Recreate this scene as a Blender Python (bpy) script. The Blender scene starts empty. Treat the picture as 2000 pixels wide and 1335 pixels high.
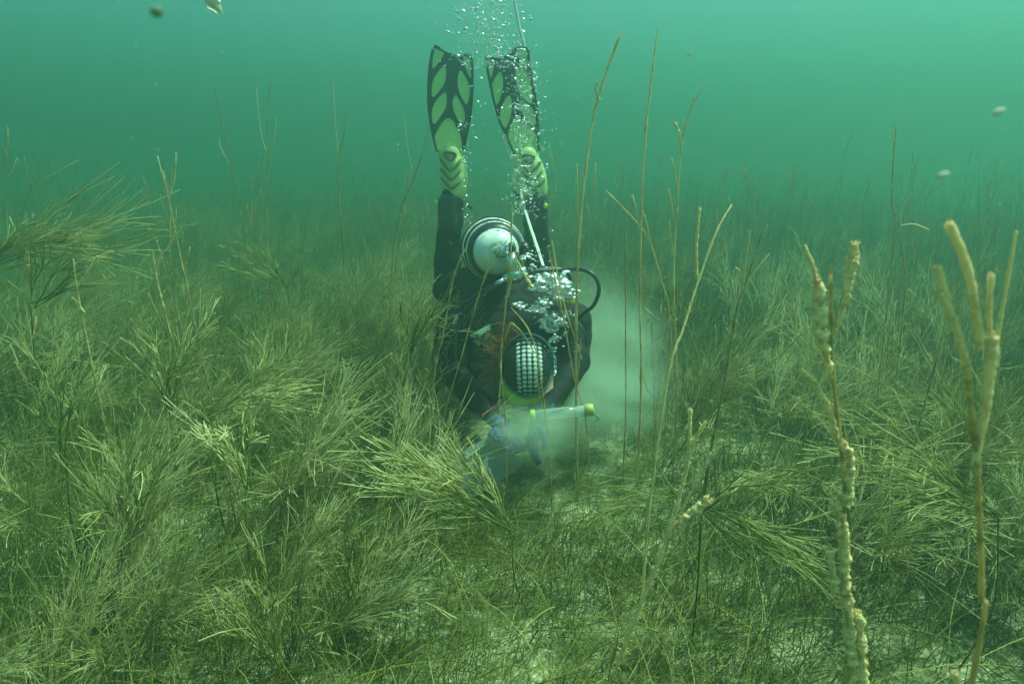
import bpy, bmesh, math, random
import numpy as np
from mathutils import Vector, Matrix, noise as mnoise
from mathutils.geometry import tessellate_polygon

sc = bpy.context.scene
COL = sc.collection

# ------------------------------------------------------------------ camera
PITCH = math.radians(14.5)
CAM_H = 1.09
F_PX = 1303.0                      # focal length in pixels of the 2000 px wide frame
cam_data = bpy.data.cameras.new("camera")
cam = bpy.data.objects.new("camera", cam_data)
COL.objects.link(cam)
cam.location = (0, 0, CAM_H)
cam.rotation_euler = (math.radians(90) - PITCH, 0, 0)
cam_data.sensor_width = 36
cam_data.lens = 36 * F_PX / 2000
cam_data.clip_start = 0.02
cam_data.clip_end = 500
cam_data.dof.use_dof = True
cam_data.dof.focus_distance = 1.9
cam_data.dof.aperture_fstop = 6.3
sc.camera = cam

# ------------------------------------------------------------------ light
SUN_EL, SUN_AZ = math.radians(66), math.radians(76)
w = bpy.data.worlds.new("World")
sc.world = w
w.use_nodes = True
nt = w.node_tree
sky = nt.nodes.new("ShaderNodeTexSky")
sky.sky_type = 'NISHITA'
sky.sun_disc = False
sky.sun_elevation = SUN_EL
sky.sun_rotation = SUN_AZ
bg = nt.nodes["Background"]
nt.links.new(sky.outputs[0], bg.inputs[0])
bg.inputs[1].default_value = 0.13
sl = bpy.data.lights.new("sun", 'SUN')
sl.energy = 5.0
sl.angle = math.radians(0.5)
sl.color = (1.0, 0.95, 0.86)
sun = bpy.data.objects.new("sun", sl)
COL.objects.link(sun)
sd = Vector((math.sin(SUN_AZ) * math.cos(SUN_EL), math.cos(SUN_AZ) * math.cos(SUN_EL), math.sin(SUN_EL)))
sun.rotation_euler = sd.to_track_quat('Z', 'Y').to_euler()
sun.location = (2, 2, 8)

vs = sc.view_settings
sc.display_settings.display_device = 'sRGB'
vs.view_transform = 'Standard'
vs.look = 'None'
vs.gamma = 1
vs.exposure = 1.12
sc.cycles.volume_bounces = 2
sc.cycles.max_bounces = 6
sc.cycles.diffuse_bounces = 2
sc.cycles.glossy_bounces = 2
sc.cycles.transmission_bounces = 4
sc.cycles.transparent_max_bounces = 12
sc.cycles.caustics_reflective = False
sc.cycles.caustics_refractive = False

# ------------------------------------------------------------------ helpers
def P(px, py, Y):
    """the place in the world seen at that pixel of the 2000x1335 photograph, Y metres ahead"""
    a, b = (px - 1000) / F_PX, -(py - 667.5) / F_PX
    d = Vector((a, math.cos(PITCH) + b * math.sin(PITCH), -math.sin(PITCH) + b * math.cos(PITCH)))
    return Vector((0, 0, CAM_H)) + d * (Y / d.y)

def tag(o, label=None, cat=None, group=None, kind=None):
    if label: o["label"] = label
    if cat: o["category"] = cat
    if group: o["group"] = group
    if kind: o["kind"] = kind
    return o

def link(name, me, mat=None, parent=None, loc=None):
    o = bpy.data.objects.new(name, me)
    COL.objects.link(o)
    if mat is not None and me is not None:
        me.materials.clear()
        me.materials.append(mat)
    if loc is not None: o.location = loc
    if parent is not None: o.parent = parent
    return o

def empty(name, loc=(0, 0, 0)):
    o = bpy.data.objects.new(name, None)
    o.empty_display_size = 0.1
    COL.objects.link(o)
    o.location = loc
    return o

def np_mesh(name, V, F, tint=None, smooth=True):
    """V (n,3), F (m,k) of one k"""
    me = bpy.data.meshes.new(name)
    V = np.ascontiguousarray(V, dtype=np.float32); F = np.ascontiguousarray(F, dtype=np.int32)
    me.vertices.add(len(V)); me.vertices.foreach_set("co", V.ravel())
    me.loops.add(F.size); me.loops.foreach_set("vertex_index", F.ravel())
    me.polygons.add(len(F))
    me.polygons.foreach_set("loop_start", np.arange(0, F.size, F.shape[1], dtype=np.int32))
    me.polygons.foreach_set("loop_total", np.full(len(F), F.shape[1], dtype=np.int32))
    me.polygons.foreach_set("use_smooth", np.full(len(F), smooth, dtype=bool))
    if tint is not None:
        a = me.attributes.new("tint", 'FLOAT', 'POINT')
        a.data.foreach_set("value", np.ascontiguousarray(tint, dtype=np.float32))
    me.update(calc_edges=True)
    return me

rng = np.random.default_rng(7)
random.seed(7)

def strand_arrays(Pt, R, S=3, tint=None):
    """Pt (N,K,3), R (N,K) -> verts, quads, tint of N tapering round strands"""
    N, K, _ = Pt.shape
    T = np.gradient(Pt, axis=1)
    T /= np.linalg.norm(T, axis=2, keepdims=True) + 1e-9
    ref = np.zeros((N, 1, 3)); ref[:, 0, 0] = 0.31; ref[:, 0, 1] = 0.93; ref[:, 0, 2] = 0.17
    par = np.abs((T * ref).sum(2)).max(1) > 0.9
    ref[par, 0] = (0.9, -0.25, 0.35)
    A = np.cross(T, np.broadcast_to(ref, T.shape)); A /= np.linalg.norm(A, axis=2, keepdims=True) + 1e-9
    B = np.cross(T, A)
    th = np.arange(S) / S * 2 * np.pi
    V = (Pt[:, :, None] + R[:, :, None, None] * (np.cos(th)[None, None, :, None] * A[:, :, None] + np.sin(th)[None, None, :, None] * B[:, :, None]))
    idx = np.arange(N * K * S).reshape(N, K, S)
    nx = np.roll(idx, -1, axis=2)
    F = np.stack([idx[:, :-1], nx[:, :-1], nx[:, 1:], idx[:, 1:]], -1).reshape(-1, 4)
    if tint is None: tint = np.zeros((N,))
    tint = np.asarray(tint, dtype=float)
    if tint.ndim == 1: tint = np.repeat(tint[:, None], K, 1)
    return V.reshape(-1, 3), F, np.repeat(tint[:, :, None], S, 2).ravel()

def fuzz(path, R, per, lo, hi, r):
    """short bristles standing off a stem: arrays for Strands.add"""
    n = len(path); m = int(per); i = r.integers(1, n - 1, m); t = path[np.minimum(i + 1, n - 1)] - path[i - 1]
    t /= np.linalg.norm(t, axis=1, keepdims=True) + 1e-9
    d = r.normal(0, 1, (m, 3)); d -= (d * t).sum(1, keepdims=True) * t; d /= np.linalg.norm(d, axis=1, keepdims=True) + 1e-9
    d = d + t * r.uniform(.1, 1.2, (m, 1)); d /= np.linalg.norm(d, axis=1, keepdims=True)
    f = r.random((m, 1)); p = path[i] * (1 - f) + path[np.minimum(i + 1, n - 1)] * f; rr = R[i][:, None]
    L = rr * r.uniform(lo, hi, (m, 1)); u = np.linspace(0, 1, 3)[None, :, None]
    P_ = p[:, None] + d[:, None] * (rr * .6)[:, None] + d[:, None] * L[:, None] * u + r.normal(0, 1, (m, 1, 3)) * (L * .25)[:, None] * u ** 2
    RR = rr * np.array([[.34, .26, .10]]) * r.uniform(.6, 1.3, (m, 1))
    return P_, RR

class Strands:
    def __init__(s): s.V = []; s.F = []; s.T = []; s.n = 0
    def add(s, Pt, R, S=3, tint=None):
        V, F, T = strand_arrays(np.asarray(Pt, float), np.asarray(R, float), S, tint)
        s.raw(V, F, T)
    def raw(s, V, F, T):
        s.V.append(V); s.F.append(F + s.n); s.T.append(T); s.n += len(V)
    def arrays(s): return np.concatenate(s.V), np.concatenate(s.F), np.concatenate(s.T)
    def mesh(s, name):
        return np_mesh(name, *s.arrays())

def smooth_path(pts, n):
    """Catmull-Rom through the points, n samples"""
    p = np.array([list(q) for q in pts], float)
    p = np.vstack([2 * p[0] - p[1], p, 2 * p[-1] - p[-2]])
    m = len(p) - 3
    u = np.linspace(0, m - 1e-6, n); i = u.astype(int); t = (u - i)[:, None]
    a, b, c, d = p[i], p[i + 1], p[i + 2], p[i + 3]
    return 0.5 * ((2 * b) + (-a + c) * t + (2 * a - 5 * b + 4 * c - d) * t ** 2 + (-a + 3 * b - 3 * c + d) * t ** 3)

def tube_mesh(name, pts, r, n=24, S=10, r1=None, bump=0.0, twist=None):
    path = smooth_path(pts, n)
    R = np.linspace(r, r if r1 is None else r1, n)
    path = np.vstack([path[:1], path, path[-1:]]); R = np.concatenate([[r * .05], R, [R[-1] * .05]])
    path[0] -= (path[2] - path[1]) * 0.02; path[-1] += (path[-2] - path[-3]) * 0.02
    if bump: R = R * (1 + bump * rng.standard_normal(len(R)))
    V, F, T = strand_arrays(path[None], R[None], S)
    return np_mesh(name, V, F, T)

# ------------------------------------------------------------------ materials
def new_mat(name):
    m = bpy.data.materials.new(name); m.use_nodes = True
    return m, m.node_tree, m.node_tree.nodes["Principled BSDF"]

def simple(name, col, rough=0.5, metal=0.0, noise=0.0, scale=30, bump=0.0, spec=0.5, trans=0.0):
    m, t, b = new_mat(name)
    b.inputs["Roughness"].default_value = rough
    b.inputs["Metallic"].default_value = metal
    b.inputs["Specular IOR Level"].default_value = spec
    b.inputs["Transmission Weight"].default_value = trans
    tc = t.nodes.new("ShaderNodeTexCoord"); nz = t.nodes.new("ShaderNodeTexNoise")
    nz.inputs["Scale"].default_value = scale; nz.inputs["Detail"].default_value = 6
    t.links.new(tc.outputs["Object"], nz.inputs["Vector"])
    mx = t.nodes.new("ShaderNodeMix"); mx.data_type = 'RGBA'
    mx.inputs["A"].default_value = tuple(c * (1 - noise) for c in col) + (1,)
    mx.inputs["B"].default_value = tuple(min(1, c * (1 + noise)) for c in col) + (1,)
    t.links.new(nz.outputs["Fac"], mx.inputs["Factor"])
    t.links.new(mx.outputs["Result"], b.inputs["Base Color"])
    if bump:
        bp = t.nodes.new("ShaderNodeBump"); bp.inputs["Strength"].default_value = bump; bp.inputs["Distance"].default_value = 0.004
        t.links.new(nz.outputs["Fac"], bp.inputs["Height"]); t.links.new(bp.outputs[0], b.inputs["Normal"])
    return m

def weed_mat(name, stops, transl=0.35):
    """colour by the strand's own tint: 0 fresh green .. 1 pale crusted"""
    m, t, b = new_mat(name)
    at = t.nodes.new("ShaderNodeAttribute"); at.attribute_name = "tint"
    tc = t.nodes.new("ShaderNodeTexCoord"); nz = t.nodes.new("ShaderNodeTexNoise")
    nz.inputs["Scale"].default_value = 45; nz.inputs["Detail"].default_value = 3
    t.links.new(tc.outputs["Object"], nz.inputs["Vector"])
    ad = t.nodes.new("ShaderNodeMath"); ad.operation = 'MULTIPLY_ADD'
    ad.inputs[1].default_value = 0.5; ad.inputs[2].default_value = -0.25
    t.links.new(nz.outputs["Fac"], ad.inputs[0])
    a2 = t.nodes.new("ShaderNodeMath"); a2.operation = 'ADD'; a2.use_clamp = True
    t.links.new(ad.outputs[0], a2.inputs[0]); t.links.new(at.outputs["Fac"], a2.inputs[1])
    cr = t.nodes.new("ShaderNodeValToRGB")
    while len(cr.color_ramp.elements) < len(stops): cr.color_ramp.elements.new(0.5)
    for e, (p, c) in zip(cr.color_ramp.elements, stops):
        e.position = p; e.color = tuple(c) + (1,)
    t.links.new(a2.outputs[0], cr.inputs[0])
    t.links.new(cr.outputs[0], b.inputs["Base Color"])
    b.inputs["Roughness"].default_value = 0.7
    b.inputs["Specular IOR Level"].default_value = 0.2
    tr = t.nodes.new("ShaderNodeBsdfTranslucent"); t.links.new(cr.outputs[0], tr.inputs[0])
    mx = t.nodes.new("ShaderNodeMixShader"); mx.inputs[0].default_value = transl
    t.links.new(b.outputs[0], mx.inputs[1]); t.links.new(tr.outputs[0], mx.inputs[2])
    t.links.new(mx.outputs[0], t.nodes["Material Output"].inputs["Surface"])
    return m
# ------------------------------------------------------------------ sea floor
def ground_z(x, y):
    return (0.035 * np.sin(x * 1.3 + 0.6) * np.cos(y * 1.1 - 0.4) + 0.02 * np.sin(x * 3.1 + y * 2.3)
            + 0.05 * np.sin(0.35 * x - 0.9) * np.sin(0.3 * y + 0.5))

def make_floor():
    def axis(n, lim, p):
        u = np.linspace(-1, 1, n); return np.sinh(u * 5.2) / np.sinh(5.2) * lim
    xs = axis(261, 60, 2.6); ys = axis(261, 60, 2.6) + 1.8
    X, Y = np.meshgrid(xs, ys); X = X.ravel(); Y = Y.ravel()
    Z = ground_z(X, Y) + rng.standard_normal(len(X)) * 0.004
    n = 261; i = np.arange(n * n).reshape(n, n)
    F = np.stack([i[:-1, :-1], i[:-1, 1:], i[1:, 1:], i[1:, :-1]], -1).reshape(-1, 4)
    me = np_mesh("sea_floor", np.stack([X, Y, Z], 1), F)
    m, t, b = new_mat("sand")
    tc = t.nodes.new("ShaderNodeTexCoord")
    def nz(s, d=6, r=0.6):
        q = t.nodes.new("ShaderNodeTexNoise"); q.inputs["Scale"].default_value = s
        q.inputs["Detail"].default_value = d; q.inputs["Roughness"].default_value = r
        t.links.new(tc.outputs["Object"], q.inputs["Vector"]); return q
    r1 = t.nodes.new("ShaderNodeValToRGB")
    e = r1.color_ramp.elements
    e[0].position = 0.36; e[0].color = (0.05, 0.07, 0.015, 1)
    e[1].position = 0.60; e[1].color = (0.62, 0.58, 0.36, 1)
    q = e.new(0.48); q.color = (0.20, 0.21, 0.08, 1)
    t.links.new(nz(5.5, 10, 0.72).outputs["Fac"], r1.inputs[0])
    fine = t.nodes.new("ShaderNodeValToRGB"); fine.color_ramp.elements[0].position = .38; fine.color_ramp.elements[0].color = (.22, .26, .08, 1); fine.color_ramp.elements[1].position = .62; fine.color_ramp.elements[1].color = (1, 1, 1, 1)
    t.links.new(nz(90, 6, .7).outputs["Fac"], fine.inputs[0])
    mm = t.nodes.new("ShaderNodeMix"); mm.data_type = 'RGBA'; mm.blend_type = 'MULTIPLY'; mm.inputs["Factor"].default_value = .75
    t.links.new(r1.outputs[0], mm.inputs["A"]); t.links.new(fine.outputs[0], mm.inputs["B"])
    t.links.new(mm.outputs["Result"], b.inputs["Base Color"])
    b.inputs["Roughness"].default_value = 0.95
    bp = t.nodes.new("ShaderNodeBump"); bp.inputs["Strength"].default_value = 0.8; bp.inputs["Distance"].default_value = 0.02
    t.links.new(nz(40, 8).outputs["Fac"], bp.inputs["Height"]); t.links.new(bp.outputs[0], b.inputs["Normal"])
    o = link("sea_floor", me, m); tag(o, kind="structure")
make_floor()

def box_mesh(name, lo, hi):
    bm = bmesh.new(); bmesh.ops.create_cube(bm, size=1)
    for v in bm.verts:
        v.co = Vector([lo[i] + (v.co[i] + 0.5) * (hi[i] - lo[i]) for i in range(3)])
    me = bpy.data.meshes.new(name); bm.to_mesh(me); bm.free(); return me

def make_water():
    m = bpy.data.materials.new("water_volume"); m.use_nodes = True
    t = m.node_tree; t.nodes.remove(t.nodes["Principled BSDF"])
    v = t.nodes.new("ShaderNodeVolumePrincipled")
    v.inputs["Color"].default_value = WATER_SCATTER
    v.inputs["Absorption Color"].default_value = WATER_ABS
    v.inputs["Density"].default_value = WATER_DENSITY
    v.inputs["Anisotropy"].default_value = WATER_G
    t.links.new(v.outputs[0], t.nodes["Material Output"].inputs["Volume"])
    o = link("haze", box_mesh("haze", (-62, -60, -1.3), (62, 64, WATER_TOP)), m); tag(o, kind="stuff")
    tag(o, label="green turbid sea water filling the whole view")
WATER_SCATTER = (0.130, 0.220, 0.205, 1)
WATER_ABS = (0.22, 0.60, 0.40, 1)
WATER_DENSITY = 0.36
WATER_G = 0.77
WATER_TOP = 4.6
make_water()
# ------------------------------------------------------------------ vegetation
GREEN = [(0.0, (0.028, 0.058, 0.005)), (0.3, (0.12, 0.17, 0.018)), (0.6, (0.36, 0.35, 0.06)), (1.0, (0.62, 0.55, 0.20))]
MAT_GRASS = weed_mat("seagrass_leaf", GREEN)
MAT_PLUME = weed_mat("crusted_weed", [(0.0, (0.035, 0.06, 0.006)), (0.35, (0.17, 0.20, 0.032)), (0.65, (0.44, 0.42, 0.13)), (1.0, (0.82, 0.74, 0.38))])
MAT_STEM = weed_mat("brown_stem", [(0.0, (0.10, 0.09, 0.018)), (0.3, (0.34, 0.26, 0.08)), (0.65, (0.74, 0.50, 0.19)), (0.92, (0.98, 0.78, 0.40))], 0.35)

def openness(x, y):
    """1 where the sand shows between the plants"""
    v = (np.sin(2.3 * x + 1.1 + 0.7 * np.sin(1.9 * y)) * np.sin(2.9 * y + 0.4 + 0.8 * np.sin(1.7 * x)) + 0.5 * np.sin(5.1 * x + 3.3 * y))
    return v

def field(n, r0, r1, p, half=62):
    """places ahead of the camera, distances spread by the power p"""
    r = r0 + (r1 - r0) * rng.random(n) ** p
    a = np.radians(rng.uniform(-half, half, n))
    return r * np.sin(a), r * np.cos(a)

DIVER_GAP = [(0.0, 2.40, 0.16, 0.30), (0.03, 2.65, 0.32, 0.34), (0.0, 2.14, 0.12, 0.10)]
SAND = [(-0.08, 1.44, .17, .10), (0.03, 1.27, .12, .09), (.24, 1.42, .10, .12), (.20, 1.18, .10, .05), (.95, 2.6, .3, .12), (-.25, 1.62, .08, .06), (.35, 2.5, .15, .2)]
def sand_patch(x, y):
    k = np.zeros(len(x))
    for cx, cy, rx, ry in SAND: k = np.maximum(k, 1.2 - ((x - cx) / rx) ** 2 - ((y - cy) / ry) ** 2)
    return np.clip(k, 0, 1)
def clear_of_diver(x, y):
    k = np.ones(len(x), bool)
    for cx, cy, rx, ry in DIVER_GAP: k &= ((x - cx) / rx) ** 2 + ((y - cy) / ry) ** 2 > 1
    return k

def grass_blades(n, r0, r1, p, h0, h1, rad, lean=0.35, tint=(0.05, 0.5), K=6, out=None, flop=0.0, bare=0.45):
    x, y = field(n, r0, r1, p)
    keep = (openness(x, y) - 0.8 * (x < -0.12 * y) < bare + rng.normal(0, 0.35, n)) & clear_of_diver(x, y) & (rng.random(n) > 0.85 * sand_patch(x, y))
    x, y = x[keep], y[keep]; n = len(x)
    h = rng.uniform(h0, h1, n) * (1 + 0.25 * np.sin(1.7 * x + 0.9) * np.cos(1.3 * y)) * np.where(y > 2.6, 1, .8)
    az = rng.normal(0.4, 1.3, n)
    ln = np.abs(rng.normal(0, lean, n))
    u = np.linspace(0, 1, K)[None, :]
    bend = h[:, None] * (ln[:, None] * u + (ln * rng.uniform(0, 1.6, n))[:, None] * u ** 2.2)
    wob = 0.02 * np.sin(u * rng.uniform(3, 8, n)[:, None] + rng.uniform(0, 6, n)[:, None])
    z = h[:, None] * u - flop * bend * u
    PX = x[:, None] + np.cos(az)[:, None] * bend + wob * u
    PY = y[:, None] + np.sin(az)[:, None] * bend
    PZ = ground_z(x, y)[:, None] - 0.01 + np.maximum(z, 0.01)
    d = np.hypot(x, y)
    R = (rad * rng.uniform(0.7, 1.3, n) * (0.75 + 0.12 * d))[:, None] * (1 - 0.7 * u ** 2)
    patch = 0.10 * np.sin(2.2 * x + 1.0) * np.sin(1.8 * y) 
    tn = np.clip(rng.uniform(tint[0], tint[1], n) + patch, 0, 1)
    out.add(np.stack([PX, PY, PZ], -1), R, 3, tn[:, None] + 0.15 * u)

def meadow():
    s = Strands()
    grass_blades(27000, 0.75, 5.0, 0.75, 0.10, 0.36, 0.0010, 0.33, (0.0, 0.55), 6, s, 0.3)
    grass_blades(19000, 1.5, 5.5, 0.8, 0.22, 0.50, 0.0008, 0.22, (0.1, 0.6), 8, s, 0.3, 0.2)
    grass_blades(22000, 0.75, 4.0, 0.8, 0.03, 0.14, 0.0013, 0.9, (0.0, 0.5), 5, s, 0.2, 0.9)   # short undergrowth
    grass_blades(60000, 3.0, 16.0, 0.8, 0.25, 0.68, 0.0011, 0.26, (0.1, 0.6), 6, s, 0.2, 1.2)
    grass_blades(9000, 4.0, 13.0, 0.9, 0.6, 1.15, 0.0009, 0.16, (0.15, 0.6), 7, s, 0.1, 2.0)
    grass_blades(2600, 0.9, 5.0, 0.8, 0.15, 0.42, 0.0015, 0.5, (0.75, 1.0), 9, s, 0.3, 0.5)
    # yellow strands lying flat on the sand
    grass_blades(3500, 0.8, 4.0, 0.8, 0.12, 0.4, 0.0016, 1.1, (0.45, 0.7), 7, s, 0.55)
    o = link("seagrass_meadow", s.mesh("seagrass_meadow"), MAT_GRASS)
    tag(o, "thin green seagrass covering the sea floor", None, None, "stuff")
    # loose scraps of leaf lying on the sand
    s = Strands(); n = 9000
    x, y = field(n, 0.8, 4.5, 0.8); a = rng.uniform(0, 6.28, n); L = rng.uniform(0.01, 0.05, n)
    u = np.linspace(-.5, .5, 4)[None]
    PX = x[:, None] + np.cos(a)[:, None] * L[:, None] * u + 0.3 * L[:, None] * u ** 2; PY = y[:, None] + np.sin(a)[:, None] * L[:, None] * u
    PZ = ground_z(PX, PY) + 0.004 + np.abs(rng.normal(0, .006, n))[:, None] + 0.006 * rng.random((n, 4))
    s.add(np.stack([PX, PY, PZ], -1), rng.uniform(.0006, .0016, (n, 1)) * np.ones((n, 4)), 3, rng.uniform(0, .9, n))
    o = link("leaf_litter", s.mesh("leaf_litter"), MAT_GRASS); tag(o, "fine leaf litter strewn over the pale sand", None, None, "stuff")
meadow()

def branch_pts(p0, d, L, K, curl, sag, r):
    """a bent twig: p0 start, d direction, curl a sideways vector"""
    u = np.linspace(0, 1, K)[:, None]
    return p0[None] + d[None] * L * u + curl[None] * L * u ** 2 + np.array([[0, 0, -sag]]) * L * u ** 2

def plume_proto(seed, h=0.5, lean=0.6, spread=0.5, n1=16, n2=5, rad=0.0016, name="feathery_weed", base_tint=0.45):
    """a bushy plant: thin stalk, many side twigs that fan out up and towards +X"""
    r = np.random.default_rng(seed); s = Strands()
    K = 10
    nst = 4
    for q in range(nst):
        ln = lean * r.uniform(0.7, 1.2); az = r.normal(0, 0.45)
        d = np.array([math.cos(az) * ln, math.sin(az) * ln, 1.0]); d /= np.linalg.norm(d)
        hh = h * r.uniform(0.75, 1.1)
        st = branch_pts(np.array([r.normal(0, .015), r.normal(0, .015), -0.01]), d, hh, K, np.array([math.cos(az), math.sin(az), 0]) * 0.35 * lean, 0.1, r)
        s.add(st[None], np.linspace(rad * 1.35, rad * 0.7, K)[None], 5, np.linspace(0.1, base_tint + 0.2, K)[None])
        P1 = []; R1 = []; T1 = []; P2 = []; R2 = []; T2 = []
        for i in range(n1):
            f = r.uniform(0.25, 1.0) ** 0.7
            k = f * (K - 1); a = int(min(k, K - 2)); p = st[a] * (1 - (k - a)) + st[a + 1] * (k - a)
            tg = st[a + 1] - st[a]; tg /= np.linalg.norm(tg)
            dv = tg + r.normal(0, spread, 3) * np.array([1, 1, 0.6]) + np.array([0.15 * lean, 0, 0.1]); dv /= np.linalg.norm(dv)
            L = h * (0.18 + 0.55 * r.random() ** 1.4) * (1.2 - 0.5 * f)
            cu = r.normal(0, 0.3, 3)
            b = branch_pts(p, dv, L, 7, cu, 0.12 * lean, r)
            P1.append(b); R1.append(np.linspace(rad * 0.9, rad * 0.75, 7)); tt = base_tint + r.uniform(-0.1, 0.25)
            T1.append(np.linspace(tt - .15, tt + .2, 7))
            for j in range(n2):
                g = r.uniform(0.1, 0.9); k = g * 6; a = int(min(k, 5)); p = b[a] * (1 - (k - a)) + b[a + 1] * (k - a)
                tg = b[a + 1] - b[a]; tg /= np.linalg.norm(tg)
                dv = tg + r.normal(0, 0.22, 3); dv /= np.linalg.norm(dv)
                c = branch_pts(p, dv, L * r.uniform(0.4, 0.8), 5, r.normal(0, 0.12, 3), 0.05, r)
                P2.append(c); R2.append(np.linspace(rad * 0.7, rad * 0.6, 5)); T2.append(np.linspace(tt, tt + 0.25, 5))
        s.add(np.array(P1), np.array(R1), 4, np.array(T1))
        s.add(np.array(P2), np.array(R2), 3, np.array(T2))
    return s.arrays()

def crust(V, rad, seed):
    """lumpy growth on the surface of the strands"""
    r = np.random.default_rng(seed)
    return V + r.normal(0, rad, V.shape)

PLUMES = []
for i in range(10):
    hh = [0.42, 0.5, 0.36, 0.55, 0.45, 0.3, 0.48, 0.4, 0.52, 0.34][i]
    if i % 2: V, F, T = plume_proto(100 + i, hh, [0.5, 0.6, 0.9, 0.7, 0.35, 0.8, 0.25, 0.5, 0.45, 0.9][i], 0.19, 13, 5, 0.00120, base_tint=0.68)
    else: V, F, T = plume_proto(100 + i, hh, [0.5, 0.9, 1.3, 0.7, 0.35, 1.1, 0.25, 0.8, 0.45, 1.5][i], 0.20 + 0.03 * (i % 4), 17, 7, 0.00098, base_tint=0.45 + 0.06 * (i % 3))
    PLUMES.append((crust(V, 0.00035, i), F, T))
PLUME_ME = [np_mesh("feathery_weed", *a) for a in PLUMES]
for m_ in PLUME_ME: m_.materials.append(MAT_PLUME)

def stem_arrays(pts, r0, r1, twigs, seed, K=40, S=6, rough=0.25, tint=(0.2, 0.6)):
    """one tall stem through the points (local), with side twigs (f, dx, dy, dz, fat)"""
    r = np.random.default_rng(seed); s = Strands()
    path = smooth_path(pts, K); R = np.linspace(r0, r1, K) * (1 + rough * r.standard_normal(K).clip(-1, 2))
    s.add(path[None], R[None], S, (np.linspace(tint[0], tint[1], K) + r.normal(0, 0.12, K))[None])
    fp, fr = fuzz(path, R, K * 5, .6, 2.4, r); s.add(fp, fr, 3, np.full(len(fp), tint[1] + .1))
    for (f, dx, dy, dz, fat) in twigs:
        k = f * (K - 1); a = int(min(k, K - 2)); p = path[a]
        e = np.array([dx, dy, dz]); n = 26
        q = smooth_path([p, p + e * 0.35 + np.array([dx, dy, 0]) * 0.15, p + e * 0.7 + np.array([dx, dy, 0]) * .1, p + e], n)
        lump = np.abs(r.normal(0, 1, n)); u = np.linspace(0, 1, n)
        Rr = r1 * (0.8 + (fat - 0.8) * np.clip((u - 0.15) * 2, 0, 1)) * (1 + 0.35 * lump * min(1.2, fat / 2)); Rr[-1] *= 0.35; Rr[0] = r1 * .7
        fp, fr = fuzz(q, Rr, 70, .5, 1.6, r); s.add(fp, fr, 3, np.full(len(fp), .75))
        s.add(q[None], Rr[None], S, (np.linspace(0.35, 0.85, n) + r.normal(0, 0.1, n))[None])
    V, F, T = s.arrays()
    return V + r.normal(0, r1 * 0.12, V.shape), F, T

TALL = []
for i in range(8):
    r = np.random.default_rng(500 + i); h = 1.0
    lx, ly = r.normal(0.03, 0.08), r.normal(0, 0.06)
    pts = [(0, 0, -0.02), (lx * .3 + r.normal(0, .012), ly * .3, .3), (lx * .6 + r.normal(0, .02), ly * .7, .6), (lx * 1.2, ly * 1.3, .85), (lx * 1.7, ly * 1.5, 1.0)]
    tw = []
    for k in range(r.integers(3, 9)):
        sg = r.choice([-1, 1]); L = r.uniform(.05, .17)
        tw.append((r.uniform(.35, .93), sg * L * r.uniform(.15, .5), r.normal(0, .03), L, r.uniform(0.9, 1.8)))
    TALL.append(stem_arrays(pts, 0.0018, 0.0013, tw, 600 + i, 26, 4))
TALL_ME = [np_mesh("tall_weed_stem", *a) for a in TALL]
for m_ in TALL_ME: m_.materials.append(MAT_STEM)

def put(me, name, x, y, rz, sc_, label, cat, group, tilt=0.0):
    o = link(name, me, None)
    o.location = (x, y, float(ground_z(np.array([x]), np.array([y]))[0]))
    o.rotation_euler = (0, tilt, rz); o.scale = (sc_, sc_, sc_)
    return tag(o, label, cat, group)

def xf(arr, x, y, rz, k, fat=1.0):
    V, F, T = arr; c, s_ = math.cos(rz), math.sin(rz)
    W = np.stack([(V[:, 0] * c - V[:, 1] * s_) * k + x, (V[:, 0] * s_ + V[:, 1] * c) * k + y, V[:, 2] * k + ground_z(x, y)], 1)
    return W, F, T

# feathery plants one can tell apart: the nearer 250
px_, py_, pr_ = [], [], []
def plant_plumes():
    cand = 0; placed = []
    r = np.random.default_rng(31)
    while len(placed) < 200 and cand < 20000:
        cand += 1
        d = 1.0 + 5.2 * r.random() ** 0.85; a = math.radians(r.uniform(-50, 50))
        x, y = d * math.sin(a), d * math.cos(a)
        dens = 0.95 if x < -0.15 * y else (0.30 if x < 0.35 * y else 0.62)
        if r.random() > dens: continue
        if abs(x - 0.03) < 0.34 and y < 2.9: continue            # the open patch before the diver
        if 0.0 < x < 0.75 and 1.0 < y < 3.3 and r.random() < 0.75: continue
        if any((x - q[0]) ** 2 + (y - q[1]) ** 2 < (0.07 + 0.012 * d) ** 2 for q in placed): continue
        placed.append((x, y))
        i = int(r.integers(0, 10))
        rz = r.normal(0.15, 0.7) if x < 0.3 * y else r.normal(-0.5, 1.3)
        zone = ("left" if x < -0.25 * y else "right" if x > 0.12 * y else "middle")
        far = "near" if d < 2.4 else ("mid" if d < 4 else "far")
        lab = {("left", "near"): "pale crusted feathery weed in the thicket nearest the camera, left of the diver",
               ("left", "mid"): "feathery weed leaning right, level with the diver on the left side",
               ("left", "far"): "hazy feathery weed beyond the diver on the left side",
               ("middle", "near"): "short feathery weed in front of the diver's hands",
               ("middle", "mid"): "feathery weed close beside or behind the diver",
               ("middle", "far"): "hazy feathery weed far behind the diver's fins",
               ("right", "near"): "olive feathery weed in the foreground on the right side",
               ("right", "mid"): "feathery weed at the diver's distance on the right side",
               ("right", "far"): "hazy feathery weed beyond the diver on the right side"}[(zone, far)]
        put(PLUME_ME[i], "feathery_weed", x, y, rz, r.uniform(0.75, 1.2) * (1.0 if y > 1.6 else 0.75), lab, "water plant", lab.replace("weed", "weeds", 1), 0)
plant_plumes()

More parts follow.
